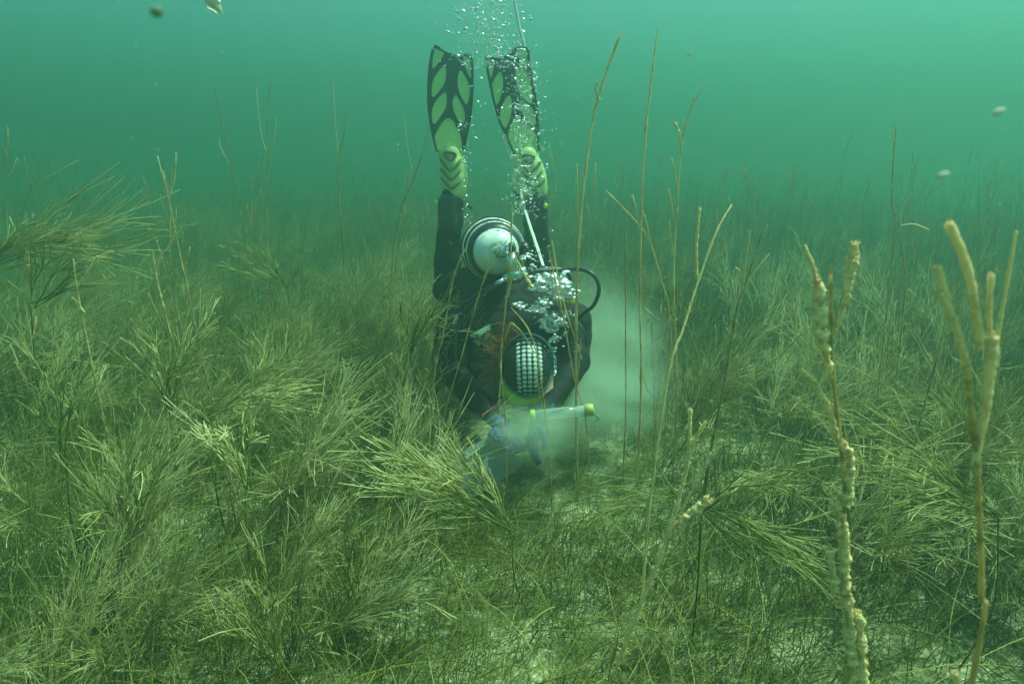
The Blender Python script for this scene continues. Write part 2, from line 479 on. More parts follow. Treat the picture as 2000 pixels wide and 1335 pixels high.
def far_plants():
    s = Strands(); r = np.random.default_rng(77)
    for k in range(420):
        d = 6.2 + 9 * r.random() ** 0.9; a = math.radians(r.uniform(-52, 52))
        V, F, T = xf(PLUMES[int(r.integers(0, 10))], d * math.sin(a), d * math.cos(a), r.normal(0, 1.2), r.uniform(0.8, 1.3))
        s.raw(V, F, T)
    for k in range(260):
        d = 5.5 + 8 * r.random(); a = math.radians(r.uniform(-50, 50))
        V, F, T = xf(TALL[int(r.integers(0, 8))], d * math.sin(a), d * math.cos(a), r.uniform(0, 6.28), r.uniform(0.7, 1.35))
        s.raw(V, F, T)
    o = link("distant_weeds", s.mesh("distant_weeds"), MAT_PLUME); tag(o, "mass of weeds fading into the green distance", None, None, "stuff")
far_plants()

def tall_stems():
    r = np.random.default_rng(91); n = 0
    while n < 105:
        d = 2.3 + 4.2 * r.random() ** 0.8; a = math.radians(r.uniform(-44, 44)); x, y = d * math.sin(a), d * math.cos(a)
        if n > 68: x, y = r.uniform(.42, 1.5), r.uniform(2.0, 3.6); d = math.hypot(x, y)
        if abs(x) < 0.42 and y < 3.4: continue
        n += 1
        side = "left" if x < 0 else "right"
        far = "near" if d < 3.8 else "far"
        lab = {("left", "near"): "thin brown stem rising from the weeds left of the diver",
               ("right", "near"): "thin brown stem rising from the weeds right of the diver",
               ("left", "far"): "faint hazy stem standing above the distant weeds, left side",
               ("right", "far"): "faint hazy stem standing above the distant weeds, right side"}[(side, far)]
        put(TALL_ME[n % 8], "tall_weed_stem", x, y, r.uniform(0, 6.28), r.uniform(0.6, 1.25) if n <= 68 else r.uniform(.35, .75), lab, "water plant", lab.replace("stem", "stems", 1), 0)
tall_stems()
# ------------------------------------------------------------------ the diver
M_NEO = simple("black_neoprene", (0.010, 0.013, 0.014), 0.75, noise=0.4, scale=60, bump=0.3, spec=0.2)
M_VEST = simple("black_nylon", (0.012, 0.015, 0.016), 0.75, noise=0.5, scale=120, bump=0.5, spec=0.25)
M_RUB = simple("black_rubber", (0.02, 0.024, 0.026), 0.35, noise=0.2, scale=40)
M_SKIN = simple("skin", (0.55, 0.36, 0.27), 0.5, noise=0.1)
M_LIME = simple("lime_silicone", (0.42, 0.68, 0.02), 0.35, noise=0.12, scale=14)
M_LIMEBLADE = simple("lime_fin_blade", (0.66, 0.80, 0.38), 0.45, noise=0.15, scale=9)
def see_light_through(m, f):
    t = m.node_tree; b = t.nodes["Principled BSDF"]; tr = t.nodes.new("ShaderNodeBsdfTranslucent"); mx = t.nodes.new("ShaderNodeMixShader")
    mx.inputs[0].default_value = f; t.links.new(b.inputs["Base Color"].links[0].from_socket, tr.inputs[0])
    t.links.new(b.outputs[0], mx.inputs[1]); t.links.new(tr.outputs[0], mx.inputs[2]); t.links.new(mx.outputs[0], t.nodes["Material Output"].inputs["Surface"])
see_light_through(M_LIMEBLADE, 0.5)
M_PALELIME = simple("milky_lime_rubber", (0.50, 0.62, 0.24), 0.4, noise=0.2, scale=20)
def thin_out(m, f, tint):
    """let part of the light straight through, as clear silicone does"""
    t = m.node_tree; out = t.nodes["Material Output"]; src = out.inputs["Surface"].links[0].from_socket
    tr = t.nodes.new("ShaderNodeBsdfTransparent"); tr.inputs[0].default_value = tint + (1,); mx = t.nodes.new("ShaderNodeMixShader"); mx.inputs[0].default_value = f
    t.links.new(src, mx.inputs[1]); t.links.new(tr.outputs[0], mx.inputs[2]); t.links.new(mx.outputs[0], out.inputs["Surface"])
thin_out(M_LIMEBLADE, 0.4, (0.8, 0.95, 0.75))
M_OLIVE = simple("olive_rubber", (0.10, 0.14, 0.06), 0.5)
M_WHITE = simple("white_enamel", (0.82, 0.83, 0.80), 0.22, noise=0.05, scale=25)
M_CHROME = simple("chrome", (0.75, 0.76, 0.76), 0.16, metal=1.0)
M_DOT = simple("pale_rubber_dots", (0.62, 0.66, 0.66), 0.45, noise=0.15, scale=150)
M_BLUE = simple("blue_strap", (0.14, 0.30, 0.40), 0.3, noise=0.15)
M_GLOVE = simple("blue_rubber_glove", (0.004, 0.055, 0.17), 0.5, noise=0.2)
M_HAIR = simple("red_brown_hair", (0.30, 0.11, 0.03), 0.5, noise=0.4, scale=80)
M_ROPE = simple("white_rope", (0.72, 0.72, 0.64), 0.8, noise=0.15, scale=200)
M_PATCH = simple("pale_green_patch", (0.30, 0.55, 0.36), 0.6, noise=0.25, scale=30)
M_GREENMARK = simple("green_print", (0.04, 0.45, 0.25), 0.5)
M_YEL = simple("yellow_plastic", (0.80, 0.72, 0.06), 0.4)
M_RED = simple("red_cord", (0.45, 0.05, 0.03), 0.6)

_ICO = {}
def ico(sub):
    if sub not in _ICO:
        q = bmesh.new(); bmesh.ops.create_icosphere(q, subdivisions=sub, radius=1)
        _ICO[sub] = (np.array([list(v.co) for v in q.verts]), np.array([[v.index for v in f.verts] for f in q.faces])); q.free()
    return _ICO[sub]

class Blob:
    """collects ball shapes fast; skinned() melts them into one surface"""
    def __init__(s): s.V = []; s.F = []; s.n = 0
    def put(s, V, F): s.V.append(V); s.F.append(F + s.n); s.n += len(V)

def seg(bm, a, b, ra, rb, flat=1.0, axis=(0, 0, 1)):
    """a tapering round limb section with ball ends"""
    a, b = np.array(Vector(a)), np.array(Vector(b)); d = b - a; L = max(np.linalg.norm(d), 1e-5); d = d / L
    u = np.array(Vector(d).orthogonal().normalized()); v = np.cross(d, u); ax = np.array(Vector(axis).normalized())
    n = 20; th = np.arange(n) / n * 2 * np.pi
    prof = [(-ra * math.cos(t), ra * math.sin(t)) for t in np.linspace(0.12, math.pi / 2, 5)] + [(L + rb * math.sin(t), rb * math.cos(t)) for t in np.linspace(0, math.pi / 2 - .12, 5)]
    V = []
    for z, r in prof:
        o = (np.cos(th)[:, None] * u + np.sin(th)[:, None] * v) * r; c = a + d * min(max(z, 0), L); o = o + d * (z - min(max(z, 0), L))
        o = o - (o @ ax)[:, None] * ax * (1 - flat); V.append(c + o)
    V = np.vstack(V + [V[0].mean(0)[None], V[-1].mean(0)[None]]); m = len(prof)
    idx = np.arange(m * n).reshape(m, n); nx = np.roll(idx, -1, 1)
    F = [[idx[i, j], nx[i, j], nx[i + 1, j]] for i in range(m - 1) for j in range(n)] + [[idx[i, j], nx[i + 1, j], idx[i + 1, j]] for i in range(m - 1) for j in range(n)]
    F += [[nx[0, j], idx[0, j], m * n] for j in range(n)] + [[idx[-1, j], nx[-1, j], m * n + 1] for j in range(n)]
    bm.put(V, np.array(F))

def ball(bm, c, r, sub=3):
    """ellipsoid, r = (rx, ry, rz) or with axes ((vector, radius) x3)"""
    V, F = ico(sub)
    if isinstance(r[0], (int, float)): W = V * np.array(r) + np.array(c)
    else: W = np.array(c) + sum(V[:, i:i + 1] * np.array(r[i][0])[None] * r[i][1] for i in range(3))
    if isinstance(bm, Blob): bm.put(W, F)
    else:
        vs_ = [bm.verts.new(q) for q in W]
        for f in F: bm.faces.new([vs_[i] for i in f])

def skinned(name, bm, voxel, mat, parent, smooth=6, disp=0.0):
    me = np_mesh(name, np.concatenate(bm.V), np.concatenate(bm.F))
    o = bpy.data.objects.new(name, me); COL.objects.link(o)
    md = o.modifiers.new("r", 'REMESH'); md.mode = 'VOXEL'; md.voxel_size = voxel; md.use_smooth_shade = True
    ms = o.modifiers.new("s", 'SMOOTH'); ms.iterations = smooth; ms.factor = 0.5
    dg = bpy.context.evaluated_depsgraph_get()
    m2 = bpy.data.meshes.new_from_object(o.evaluated_get(dg)); m2.name = name
    bpy.data.objects.remove(o); bpy.data.meshes.remove(me)
    if disp:
        nv = len(m2.vertices); co = np.empty(nv * 3, np.float32); m2.vertices.foreach_get("co", co)
        no = np.empty(nv * 3, np.float32); m2.vertices.foreach_get("normal", no); co = co.reshape(-1, 3); no = no.reshape(-1, 3)
        k = np.array([mnoise.noise(Vector(c) * 14) + 0.5 * mnoise.noise(Vector(c) * 37) for c in co]) * disp
        m2.vertices.foreach_set("co", (co + no * k[:, None]).astype(np.float32).ravel())
    for p in m2.polygons: p.use_smooth = True
    o = link(name, m2, mat, parent)
    return o

def prism(bm, pts, frame, z0, z1, bend=None):
    """closed outline pts (u,v) in metres, thickness z0..z1 along the frame's normal"""
    O, U, V, N = frame
    def W(u, v, z):
        c = bend(v) if bend else 0.0
        return O + U * u + V * v + N * (z + c)
    a = [bm.verts.new(W(u, v, z0)) for u, v in pts]; b = [bm.verts.new(W(u, v, z1)) for u, v in pts]
    n = len(pts)
    f1 = bm.faces.new(a); f2 = bm.faces.new(b[::-1])
    for i in range(n): bm.faces.new((a[i], b[i], b[(i + 1) % n], a[(i + 1) % n]))
    bmesh.ops.triangulate(bm, faces=[f1, f2])

def bm_obj(name, bm, mat, parent=None, smooth=False):
    bmesh.ops.recalc_face_normals(bm, faces=bm.faces)
    me = bpy.data.meshes.new(name); bm.to_mesh(me); bm.free()
    if smooth:
        for p in me.polygons: p.use_smooth = True
    return link(name, me, mat, parent)

def cyl(bm, a, b, r, r2=None, n=24):
    a, b = Vector(a), Vector(b); d = b - a
    g = bmesh.ops.create_cone(bm, cap_ends=True, segments=n, radius1=r, radius2=r if r2 is None else r2, depth=d.length)
    q = d.to_track_quat('Z', 'Y').to_matrix()
    for v in g["verts"]: v.co = q @ v.co + (a + b) / 2

def lathe(bm, a, ax, prof, n=40):
    """profile [(distance along ax, radius)] turned about the axis from a"""
    a = Vector(a); ax = Vector(ax).normalized(); u = ax.orthogonal().normalized(); v = ax.cross(u)
    rings = []
    for d, r in prof:
        rings.append([bm.verts.new(a + ax * d + (u * math.cos(t) + v * math.sin(t)) * max(r, 1e-4)) for t in [i / n * 2 * math.pi for i in range(n)]])
    for p, q in zip(rings, rings[1:]):
        for i in range(n): bm.faces.new((p[i], p[(i + 1) % n], q[(i + 1) % n], q[i]))
    bm.faces.new(rings[0][::-1]); bm.faces.new(rings[-1])

def build_diver():
    root = empty("person", (0.02, 2.7, 0.55))
    bpy.context.view_layer.update()
    tag(root, "scuba diver head down over the seagrass, fins up, in black wetsuit with dotted cap", "person")
    inv = root.matrix_world.inverted()
    kids = []
    # ---- joints
    HC = P(1030, 716, 2.30)                       # head centre
    T = (Vector((0, 0, CAM_H)) - HC).normalized() # crown points to the camera
    F = Vector((0, T.z, -T.y)); F = (Vector((0, 0, -1)) + T * T.z).normalized()   # the face looks down
    X = Vector((1, 0, 0))
    neck = HC - T * 0.16 + Vector((-.005, 0, .03))
    shL, shR = P(915, 645, 2.50), P(1108, 640, 2.50)
    chest, hip = P(1008, 620, 2.62), P(962, 555, 2.98)
    hipL, hipR = P(918, 560, 3.0), P(1006, 560, 3.0)
    knL, knR = P(872, 565, 3.16), P(1052, 560, 3.18)
    anL, anR = P(880, 395, 3.12), P(1046, 392, 3.14)
    elL, elR = P(893, 735, 2.42), P(1128, 705, 2.38)
    haL, haR = P(978, 828, 2.17), P(1052, 822, 2.12)
    bm = Blob()
    # torso
    seg(bm, hip, chest, 0.125, 0.135, 0.82)
    seg(bm, hipL.lerp(hip, .3), hipR.lerp(hip, .3), 0.11, 0.11, 0.9)
    seg(bm, shL.lerp(chest, .2), shR.lerp(chest, .2), 0.085, 0.085)
    seg(bm, chest, neck, 0.12, 0.065)
    seg(bm, neck, HC - T * 0.06, 0.062, 0.06)
    # head with face
    ball(bm, HC, ((X, 0.074), (F, 0.094), (T, 0.105)))
    ball(bm, HC + F * 0.045 - T * 0.055, ((X, 0.055), (F, 0.05), (T, 0.06)))      # jaw
    seg(bm, HC + F * 0.088 - T * 0.0, HC + F * 0.108 - T * 0.035, 0.010, 0.015)   # nose
    for s in (-1, 1):
        ball(bm, HC + X * s * 0.076 - T * 0.02 + F * 0.0, ((X, 0.012), (F, 0.02), (T, 0.032)))   # ears
        ball(bm, HC + X * s * 0.03 + F * 0.085 - T * 0.0, (0.012, 0.012, 0.012))  # brows over the eyes
    ball(bm, HC + F * 0.093 - T * 0.062, ((X, 0.024), (F, 0.008), (T, 0.009)))    # lips
    # arms, legs
    for sh, el, ha in ((shL, elL, haL), (shR, elR, haR)):
        seg(bm, sh, el, 0.066, 0.05); wr = el.lerp(ha, 0.86); seg(bm, el, wr, 0.05, 0.034)
    for hp, kn, an in ((hipL, knL, anL), (hipR, knR, anR)):
        seg(bm, hp, kn, 0.095, 0.068)
        mid = kn.lerp(an, 0.38); seg(bm, kn, mid, 0.064, 0.066); seg(bm, mid, an, 0.066, 0.046)
        seg(bm, an, an + Vector((0, -0.01, 0.10)), 0.045, 0.034, 0.9)
    body = skinned("body", bm, 0.007, M_NEO, root, 5, 0.0035); kids.append(body)
    body.data.materials.append(M_SKIN)
    for p in body.data.polygons:
        c = p.center - HC
        if c.length < 0.135 and abs(c.dot(X)) < 0.09 and c.dot(F) > 0.02 and c.dot(T) > -0.10: p.material_index = 1
    # gloves with five fingers
    def glove(wr, hand, fwd, side, name):
        b = Blob()
        f = fwd.normalized(); s = side.normalized(); n = f.cross(s).normalized()
        seg(b, wr, hand, 0.036, 0.032, 0.8, n)
        palm = hand + f * 0.045
        ball(b, palm, ((f, 0.052), (s, 0.043), (n, 0.019)))
        for i, (o_, L) in enumerate(((-.031, .062), (-.011, .074), (.010, .070), (.030, .054))):
            p0 = palm + f * 0.040 + s * o_; d = f
            r = 0.0095
            for j, k in enumerate((0.42, 0.32, 0.26)):
                ang = 0.45 + 0.35 * j
                d = (f * math.cos(ang) + n * math.sin(ang) + s * o_ * 2).normalized()
                p1 = p0 + d * L * k; seg(b, p0, p1, r, r * .92); p0 = p1; r *= .93
        t0 = hand + f * 0.02 - s * 0.036; t1 = t0 + (f * .5 - s * .75 + n * .4).normalized() * .036; t2 = t1 + (f * .9 + n * .4).normalized() * .03
        seg(b, t0, t1, .013, .011); seg(b, t1, t2, .011, .009)
        return skinned(name, b, 0.0035, M_GLOVE, root, 3)
    wl = elL.lerp(haL, 0.80); fl = (haL - elL).normalized()
    kids.append(glove(wl, haL, (fl + Vector((0.1, -.2, -.6))), Vector((0.8, 0.5, 0.0)), "glove"))
    wr_ = elR.lerp(haR, 0.80)
    kids.append(glove(wr_, haR, ((haR - elR).normalized() + Vector((0.1, -.2, -.2))), Vector((-0.3, 0.9, 0.0)), "glove"))
    # buoyancy vest: bulky wings round shoulders and back
    b = Blob()
    up = Vector((0, 0, 1))
    seg(b, shL + Vector((-.045, 0.04, .01)), elL + Vector((-.012, .10, .03)), 0.085, 0.098, .95)
    seg(b, shR + Vector((.02, 0.04, .02)), P(1108, 700, 2.52), 0.080, 0.085, .95)
    seg(b, shL + Vector((.03, .06, .05)), shR + Vector((-.03, .06, .05)), 0.085, 0.085)
    seg(b, chest + Vector((-.06, .02, .06)), hip + Vector((-.02, -.02, .02)), 0.14, 0.12, .9)
    seg(b, chest + Vector((.05, .02, .05)), hip + Vector((.03, -.02, .02)), 0.13, 0.12, .9)
    seg(b, P(940, 655, 2.50), P(938, 765, 2.44), 0.085, 0.08)
    seg(b, P(905, 690, 2.50), P(975, 700, 2.50), 0.09, 0.08)
    seg(b, P(1085, 650, 2.5), P(1085, 700, 2.50), 0.07, 0.05)
    v = skinned("buoyancy_vest", b, 0.008, M_VEST, root, 7, 0.007); kids.append(v)
    # seams (piping) on the wings
    for pts in ([P(884, 622, 2.45), P(862, 660, 2.42), P(852, 700, 2.40), P(868, 745, 2.38), P(900, 780, 2.36)],
                [P(925, 640, 2.39), P(884, 655, 2.35), P(872, 695, 2.32), P(880, 742, 2.31)],
                [P(1122, 622, 2.43), P(1143, 655, 2.40), P(1146, 700, 2.42), P(1128, 740, 2.44)]):
        kids.append(link("piping", tube_mesh("piping", pts, 0.004, 30, 6), M_RUB, v))
    # patches with their squiggle
    def patch(corners, marks, mat=M_PATCH):
        n = 8; A, B, C, D = corners; Vv = []; 
        for i in range(n):
            for j in range(n):
                u, w_ = i / (n - 1), j / (n - 1)
                q = A.lerp(B, u).lerp(D.lerp(C, u), w_); q = q + Vector((0, -0.012 * math.sin(u * 3.14) * math.sin(w_ * 3.14), 0)); Vv.append(q)
        Vv = np.array([list(q) for q in Vv]); Vb = Vv + np.array([0, .004, -.002])
        idx = np.arange(n * n).reshape(n, n)
        Fq = np.stack([idx[:-1, :-1], idx[1:, :-1], idx[1:, 1:], idx[:-1, 1:]], -1).reshape(-1, 4)
        me = np_mesh("badge", np.vstack([Vv, Vb]), np.vstack([Fq, Fq[:, ::-1] + n * n]))
        o = link("badge", me, mat, v)
        for mk in marks:
            link("badge_mark", tube_mesh("badge_mark", mk, 0.0042, 20, 6), M_RUB, v); kids.append(COL.objects[-1])
        kids.append(o)
    Yp = 2.305
    patch([P(917, 654, Yp), P(958, 632, Yp), P(954, 660, Yp), P(934, 676, Yp)],
          [[P(930, 652, Yp - .014), P(938, 660, Yp - .016), P(948, 650, Yp - .016), P(955, 646, Yp - .012)],
           [P(921, 660, Yp - .010), P(932, 662, Yp - .016), P(938, 666, Yp - .016), P(947, 662, Yp - .012)]])
    patch([P(893, 612, 2.36), P(895, 622, 2.36), P(885, 636, 2.36), P(883, 630, 2.36)], [])
    b = bmesh.new(); ball(b, P(1117, 589, 2.34), (0.013, 0.008, 0.008)); cyl(b, P(1110, 589, 2.34), P(1104, 588, 2.35), .006)
    kids.append(bm_obj("vest_toggle", b, M_YEL, v, True))
    # ---- tank
    a = P(972, 494, 2.44); e = P(950, 474, 3.02); ax = (e - a).normalized(); Rt = 0.106
    b = bmesh.new(); prof = [(0.0, .022), (0.004, .03)] + [(0.004 + .080 * (1 - math.cos(t)), .03 + (Rt * .84 - .03) * math.sin(t)) for t in np.linspace(.1, 1.35, 12)]
    lathe(b, a, ax, prof); tank = bm_obj("tank", b, M_WHITE, root, True); kids.append(tank)
    d0 = prof[-1][0]; r0 = prof[-1][1]
    b = bmesh.new(); lathe(b, a, ax, [(d0 - .004, r0 - .01), (d0 - .003, r0 + .001), (d0 + .012, Rt - .004), (d0 + .03, Rt + .002), (d0 + .05, Rt + .002), (d0 + .052, Rt - .006)])
    kids.append(bm_obj("shoulder_band", b, M_RUB, tank, True))
    b = bmesh.new(); lathe(b, a, ax, [(d0 + .050, Rt - .01), (d0 + .052, Rt + .005), (d0 + .066, Rt + .006), (d0 + .068, Rt - .01)])
    kids.append(bm_obj("white_ring", b, M_WHITE, tank, True))
    b = bmesh.new(); lathe(b, a, ax, [(d0 + .066, Rt - .02), (d0 + .067, Rt + .010), (d0 + .11, Rt + .012), (d0 + .112, Rt - .02)])
    kids.append(bm_obj("tank_strap", b, M_VEST, tank, True))
    b = bmesh.new(); lathe(b, a, ax, [(d0 + .10, Rt - .02), (d0 + .11, Rt + .016), (d0 + .30, Rt + .016), (d0 + .45, Rt + .006), (d0 + .50, Rt * .9), (d0 + .53, .03)])
    kids.append(bm_obj("tank_wall", b, M_WHITE, tank, True))
    b = bmesh.new(); cyl(b, P(975, 428, 2.62), P(930, 455, 2.62), .004); lathe(b, a, ax, [(d0 + .15, Rt), (d0 + .152, Rt + .021), (d0 + .19, Rt + .021), (d0 + .192, Rt)])
    kids.append(bm_obj("cam_band", b, M_VEST, tank, True))
    # printed mark on the dome: ring over a band
    mk = [P(969 + 8 * math.cos(t), 481 - 8 * math.sin(t), 2.425) for t in np.linspace(0, math.pi, 8)]
    b = bmesh.new()
    def on_dome(px, py):
        o_ = Vector((0, 0, CAM_H)); d = (P(px, py, 2.4) - o_).normalized()
        best = None
        for t in np.linspace(2.3, 2.75, 240):
            q = o_ + d * t; z = (q - a).dot(ax); r = ((q - a) - ax * z).length
            rr = np.interp(z, [k for k, _ in prof], [k for _, k in prof]) if z > 0 else -1
            if z >= 0 and r <= rr: best = q - d * .0012; break
        return best or P(px, py, 2.44)
    bm_ = [on_dome(966 + 8.5 * math.cos(t), 485 - 9 * math.sin(t)) for t in np.linspace(-.2, math.pi + .2, 10)]
    kids.append(link("tank_mark", tube_mesh("tank_mark", bm_, .0013, 24, 5), M_GREENMARK, tank))
    for k in range(3):
        bm_ = [on_dome(958 + 5.5 * i, 489 + 2.2 * k + 1.2 * math.sin(i * 2.0)) for i in range(4)]
        kids.append(link("tank_mark", tube_mesh("tank_mark", bm_, .0014, 12, 5), M_GREENMARK, tank))
    # valve and first stage
    vc = P(1001, 486, 2.40)
    b = bmesh.new(); cyl(b, a + ax * .01, P(998, 492, 2.385), .019); cyl(b, P(985, 487, 2.40), P(1009, 486, 2.40), .017)
    val = bm_obj("valve", b, M_CHROME, tank, True); kids.append(val)
    b = bmesh.new(); cyl(b, P(994, 484, 2.385), P(1006, 483, 2.385), .0185)
    kids.append(bm_obj("valve_collar", b, M_RUB, tank, True))
    b = bmesh.new(); o_ = P(1013, 487, 2.40); lathe(b, o_, P(1030, 488, 2.40) - o_, [(0, .012), (.002, .022), (.008, .027), (.026, .028), (.034, .023), (.036, .008)])
    for i in range(10):
        t = i / 10 * 6.283; ball(b, P(1023, 488, 2.40) + Vector((0, math.cos(t), math.sin(t))) * .027, (.011, .005, .005), 1)
    kids.append(bm_obj("valve_knob", b, M_RUB, tank, True))
    b = bmesh.new(); cyl(b, P(1000, 495, 2.38), P(1003, 530, 2.36), .022, .026); cyl(b, P(985, 547, 2.36), P(1028, 527, 2.36), .019)
    cyl(b, P(1003, 530, 2.37), P(1006, 548, 2.35), .03, .026)
    fs = bm_obj("first_stage", b, M_CHROME, root, True); kids.append(fs)
    b = bmesh.new(); cyl(b, P(967, 555, 2.345), P(984, 546, 2.345), .0085); cyl(b, P(984, 546, 2.345), P(990, 543, 2.345), .006)
    kids.append(bm_obj("hose_fitting", b, M_CHROME, fs, True))
    # hoses
    H = []
    H.append(([P(1012, 545, 2.36), P(1050, 530, 2.38), P(1100, 527, 2.40), P(1135, 526, 2.38), P(1160, 538, 2.36), P(1170, 565, 2.35), P(1160, 595, 2.36), P(1140, 612, 2.38), P(1126, 628, 2.42)], .0072))
    H.append(([P(1020, 540, 2.38), P(1060, 526, 2.41), P(1096, 526, 2.43), P(1112, 538, 2.42), P(1114, 560, 2.42), P(1104, 585, 2.45)], .0068))
    H.append(([P(968, 555, 2.345), P(935, 572, 2.35), P(900, 597, 2.36), P(874, 625, 2.37), P(860, 655, 2.38), P(854, 700, 2.37), P(866, 738, 2.36), P(886, 765, 2.35), P(915, 785, 2.33), P(985, 775, 2.30)], .0050))
    H.append(([P(995, 548, 2.36), P(965, 560, 2.33), P(915, 600, 2.33), P(893, 645, 2.32), P(890, 700, 2.30), P(905, 750, 2.31)], .0048))
    for pts, r in H: kids.append(link("hose", tube_mesh("hose", pts, r, 60, 10), M_RUB, root))
    # ---- cap with dots, strap ring, mask, regulator
    b = bmesh.new()
    g = bmesh.ops.create_uvsphere(b, u_segments=40, v_segments=28, radius=1)
    for vv in list(b.verts):
        if vv.co.z < -0.25: b.verts.remove(vv)
    ca, cf, ct = 0.090, 0.107, 0.112; CC = HC + F * 0.0
    for vv in b.verts:
        c = vv.co.copy(); fl_ = 1.0 + 0.01 * mnoise.noise(c * 3)
        vv.co = CC + (X * c.x * ca + F * c.y * cf + T * c.z * ct) * fl_
    cap = bm_obj("swim_cap", b, simple("black_cap", (0.012, 0.018, 0.02), 0.4, noise=0.2), root, True); kids.append(cap)
    b = bmesh.new()
    for col in range(5):
        for row in range(14):
            x = (col - 2) * 0.0195 * (1 - 0.0018 * (row - 6) ** 2); f = -0.100 + row * 0.0152 + (0.004 if col in (0, 4) else 0)
            x += 0.004 + 0.0006 * row
            k = 1 - (x / ca) ** 2 - (f / cf) ** 2
            if k < 0.03: continue
            z = ct * math.sqrt(k); q = CC + X * x + F * f + T * z
            nn = (X * x / ca ** 2 + F * f / cf ** 2 + T * z / ct ** 2).normalized()
            u_ = nn.cross(X).normalized(); w_ = nn.cross(u_)
            ball(b, q + nn * 0.0002, ((u_, 0.0074), (w_, 0.0080), (nn, 0.0010)), 2)
    kids.append(bm_obj("cap_dots", b, M_DOT, cap, True))
    for (zt, sa, sf, rr) in ((0.030, 0.0955, 0.113, 0.0035), (-0.004, 0.103, 0.116, 0.0032)):
        ring = [CC + T * (zt) + X * sa * math.cos(t) + F * (sf * math.sin(t) - .004) for t in np.linspace(0, 2 * math.pi, 25)]
        kids.append(link("mask_strap", tube_mesh("mask_strap", ring, rr, 90, 8), M_BLUE, root))
    b = Blob()   # lime mask: skirt hugging the face with a rolled edge
    mc = HC + F * 0.088 - T * 0.01
    seg(b, mc - X * 0.055, mc + X * 0.060, 0.036, 0.038, 1.0)
    seg(b, mc - X * .05 + F * .02, mc + X * .055 + F * .02, 0.034, 0.036)
    seg(b, mc + X * .06, HC + X * 0.098 + F * 0.035, .027, .012); seg(b, mc - X * .06, HC - X * 0.094 + F * 0.04, .024, .010)
    seg(b, mc + F * .02 - T * .03, mc + F * .035 - T * .045, .02, .016)
    mk_ = skinned("mask", b, 0.004, M_LIME, root, 4, 0.003); kids.append(mk_)
    b = bmesh.new(); q0 = mc + F * 0.058
    prism(b, [(-.055, -.02), (-.05, .025), (-.01, .03), (0, .02), (.01, .03), (.055, .025), (.06, -.02), (.02, -.035), (0, -.02), (-.02, -.035)], (q0, X, T, F), -.012, .006)
    kids.append(bm_obj("mask_lens", b, simple("dark_glass", (0.02, 0.03, 0.03), 0.05), mk_))
    b = bmesh.new(); cyl(b, HC + X * .099 + F * .012, HC + X * .101 + F * .046, .0065); ball(b, HC + X * .101 + F * .05, (.008, .008, .010), 2)
    kids.append(bm_obj("strap_buckle", b, M_CHROME, mk_, True))
    b = bmesh.new(); rc = HC + F * 0.125 - T * 0.075
    lathe(b, rc, F, [(0, .015), (.004, .03), (.02, .034), (.034, .028), (.038, .012)]); cyl(b, rc - F * .03, rc, .014)
    reg = bm_obj("regulator", b, M_RUB, root, True); kids.append(reg)
    # hair
    s = Strands(); Pt = []; R = []
    r = np.random.default_rng(3)
    for i in range(150):
        o0 = HC - X * r.uniform(.05, .085) + F * r.uniform(-.085, .02) + T * r.uniform(-.03, .0)
        tip = P(r.uniform(925, 1000), r.uniform(628, 760), 2.24 + r.uniform(0, .10))
        m1 = o0.lerp(tip, .35) + Vector(r.normal(0, .016, 3)) + T * .02; m2 = o0.lerp(tip, .7) + Vector(r.normal(0, .022, 3))
        Pt.append(smooth_path([o0, m1, m2, tip], 14)); R.append(np.linspace(.0013, .0006, 14))
    for i in range(90):
        o0 = HC - F * .10 - X * r.uniform(-.0, .05); tip = P(985 + r.normal(0, 8), 640 + r.normal(0, 8), 2.32)
        m1 = o0.lerp(tip, .5) + Vector(r.normal(0, .010, 3)) - Vector((.012, .0, 0)); Pt.append(smooth_path([o0, m1, tip], 14)); R.append(np.linspace(.0014, .0007, 14))
    s.add(np.array(Pt), np.array(R), 3, None)
    kids.append(link("hair", s.mesh("hair"), M_HAIR, root))
    for pts in ([P(985, 780, 2.25), P(965, 795, 2.2), P(940, 812, 2.18)], [P(992, 778, 2.25), P(975, 798, 2.2), P(955, 812, 2.18)]):
        kids.append(link("red_cord", tube_mesh("red_cord", pts, .003, 16, 6), M_RED, root))
    # ---- fins
    def fin(name, base_px, outline, holes, spine, pocket, Y, tiltY, strap_side):
        s_ = Y / F_PX * 0.915
        O = P(base_px[0], base_px[1], Y); U = Vector((1, 0, 0.0)); V = Vector((0, tiltY, 1)).normalized(); N = U.cross(V).normalized() * -1
        if N.y > 0: N = -N
        fr = (O, U, V, N)
        L = lambda pts: [((x - base_px[0]) * s_, -(y - base_px[1]) * s_) for x, y in pts]
        bend = lambda v: -0.10 * max(v, 0) ** 2
        fo = empty(name); fo.parent = root; fo.location = inv @ Vector((0, 0, 0)); kids.append(fo)
        holes_cr = []
        b = bmesh.new()
        for h in holes:
            q = np.array([(x, y) for x, y in h], float); q = np.vstack([q, q[:1]])
            cp = []
            m = len(q) - 1
            for i in range(m):
                p0, p1, p2, p3 = q[(i - 1) % m], q[i], q[(i + 1) % m], q[(i + 2) % m]
                for t in (0, .33, .66): cp.append(tuple(0.5 * ((2 * p1) + (-p0 + p2) * t + (2 * p0 - 5 * p1 + 4 * p2 - p3) * t * t + (-p0 + 3 * p1 - 3 * p2 + p3) * t ** 3)))
            prism(b, L(cp), fr, -.0022, .0022, bend); holes_cr.append(L(cp))
        bm_obj("blade_panel", b, M_LIMEBLADE, fo)
        # the dark plate with the panels' openings cut out of it
        loops = [L(outline)] + holes_cr; flat_ = [q for lp in loops for q in lp]
        tri = tessellate_polygon([[Vector((u, v, 0)) for u, v in lp] for lp in loops]); b = bmesh.new()
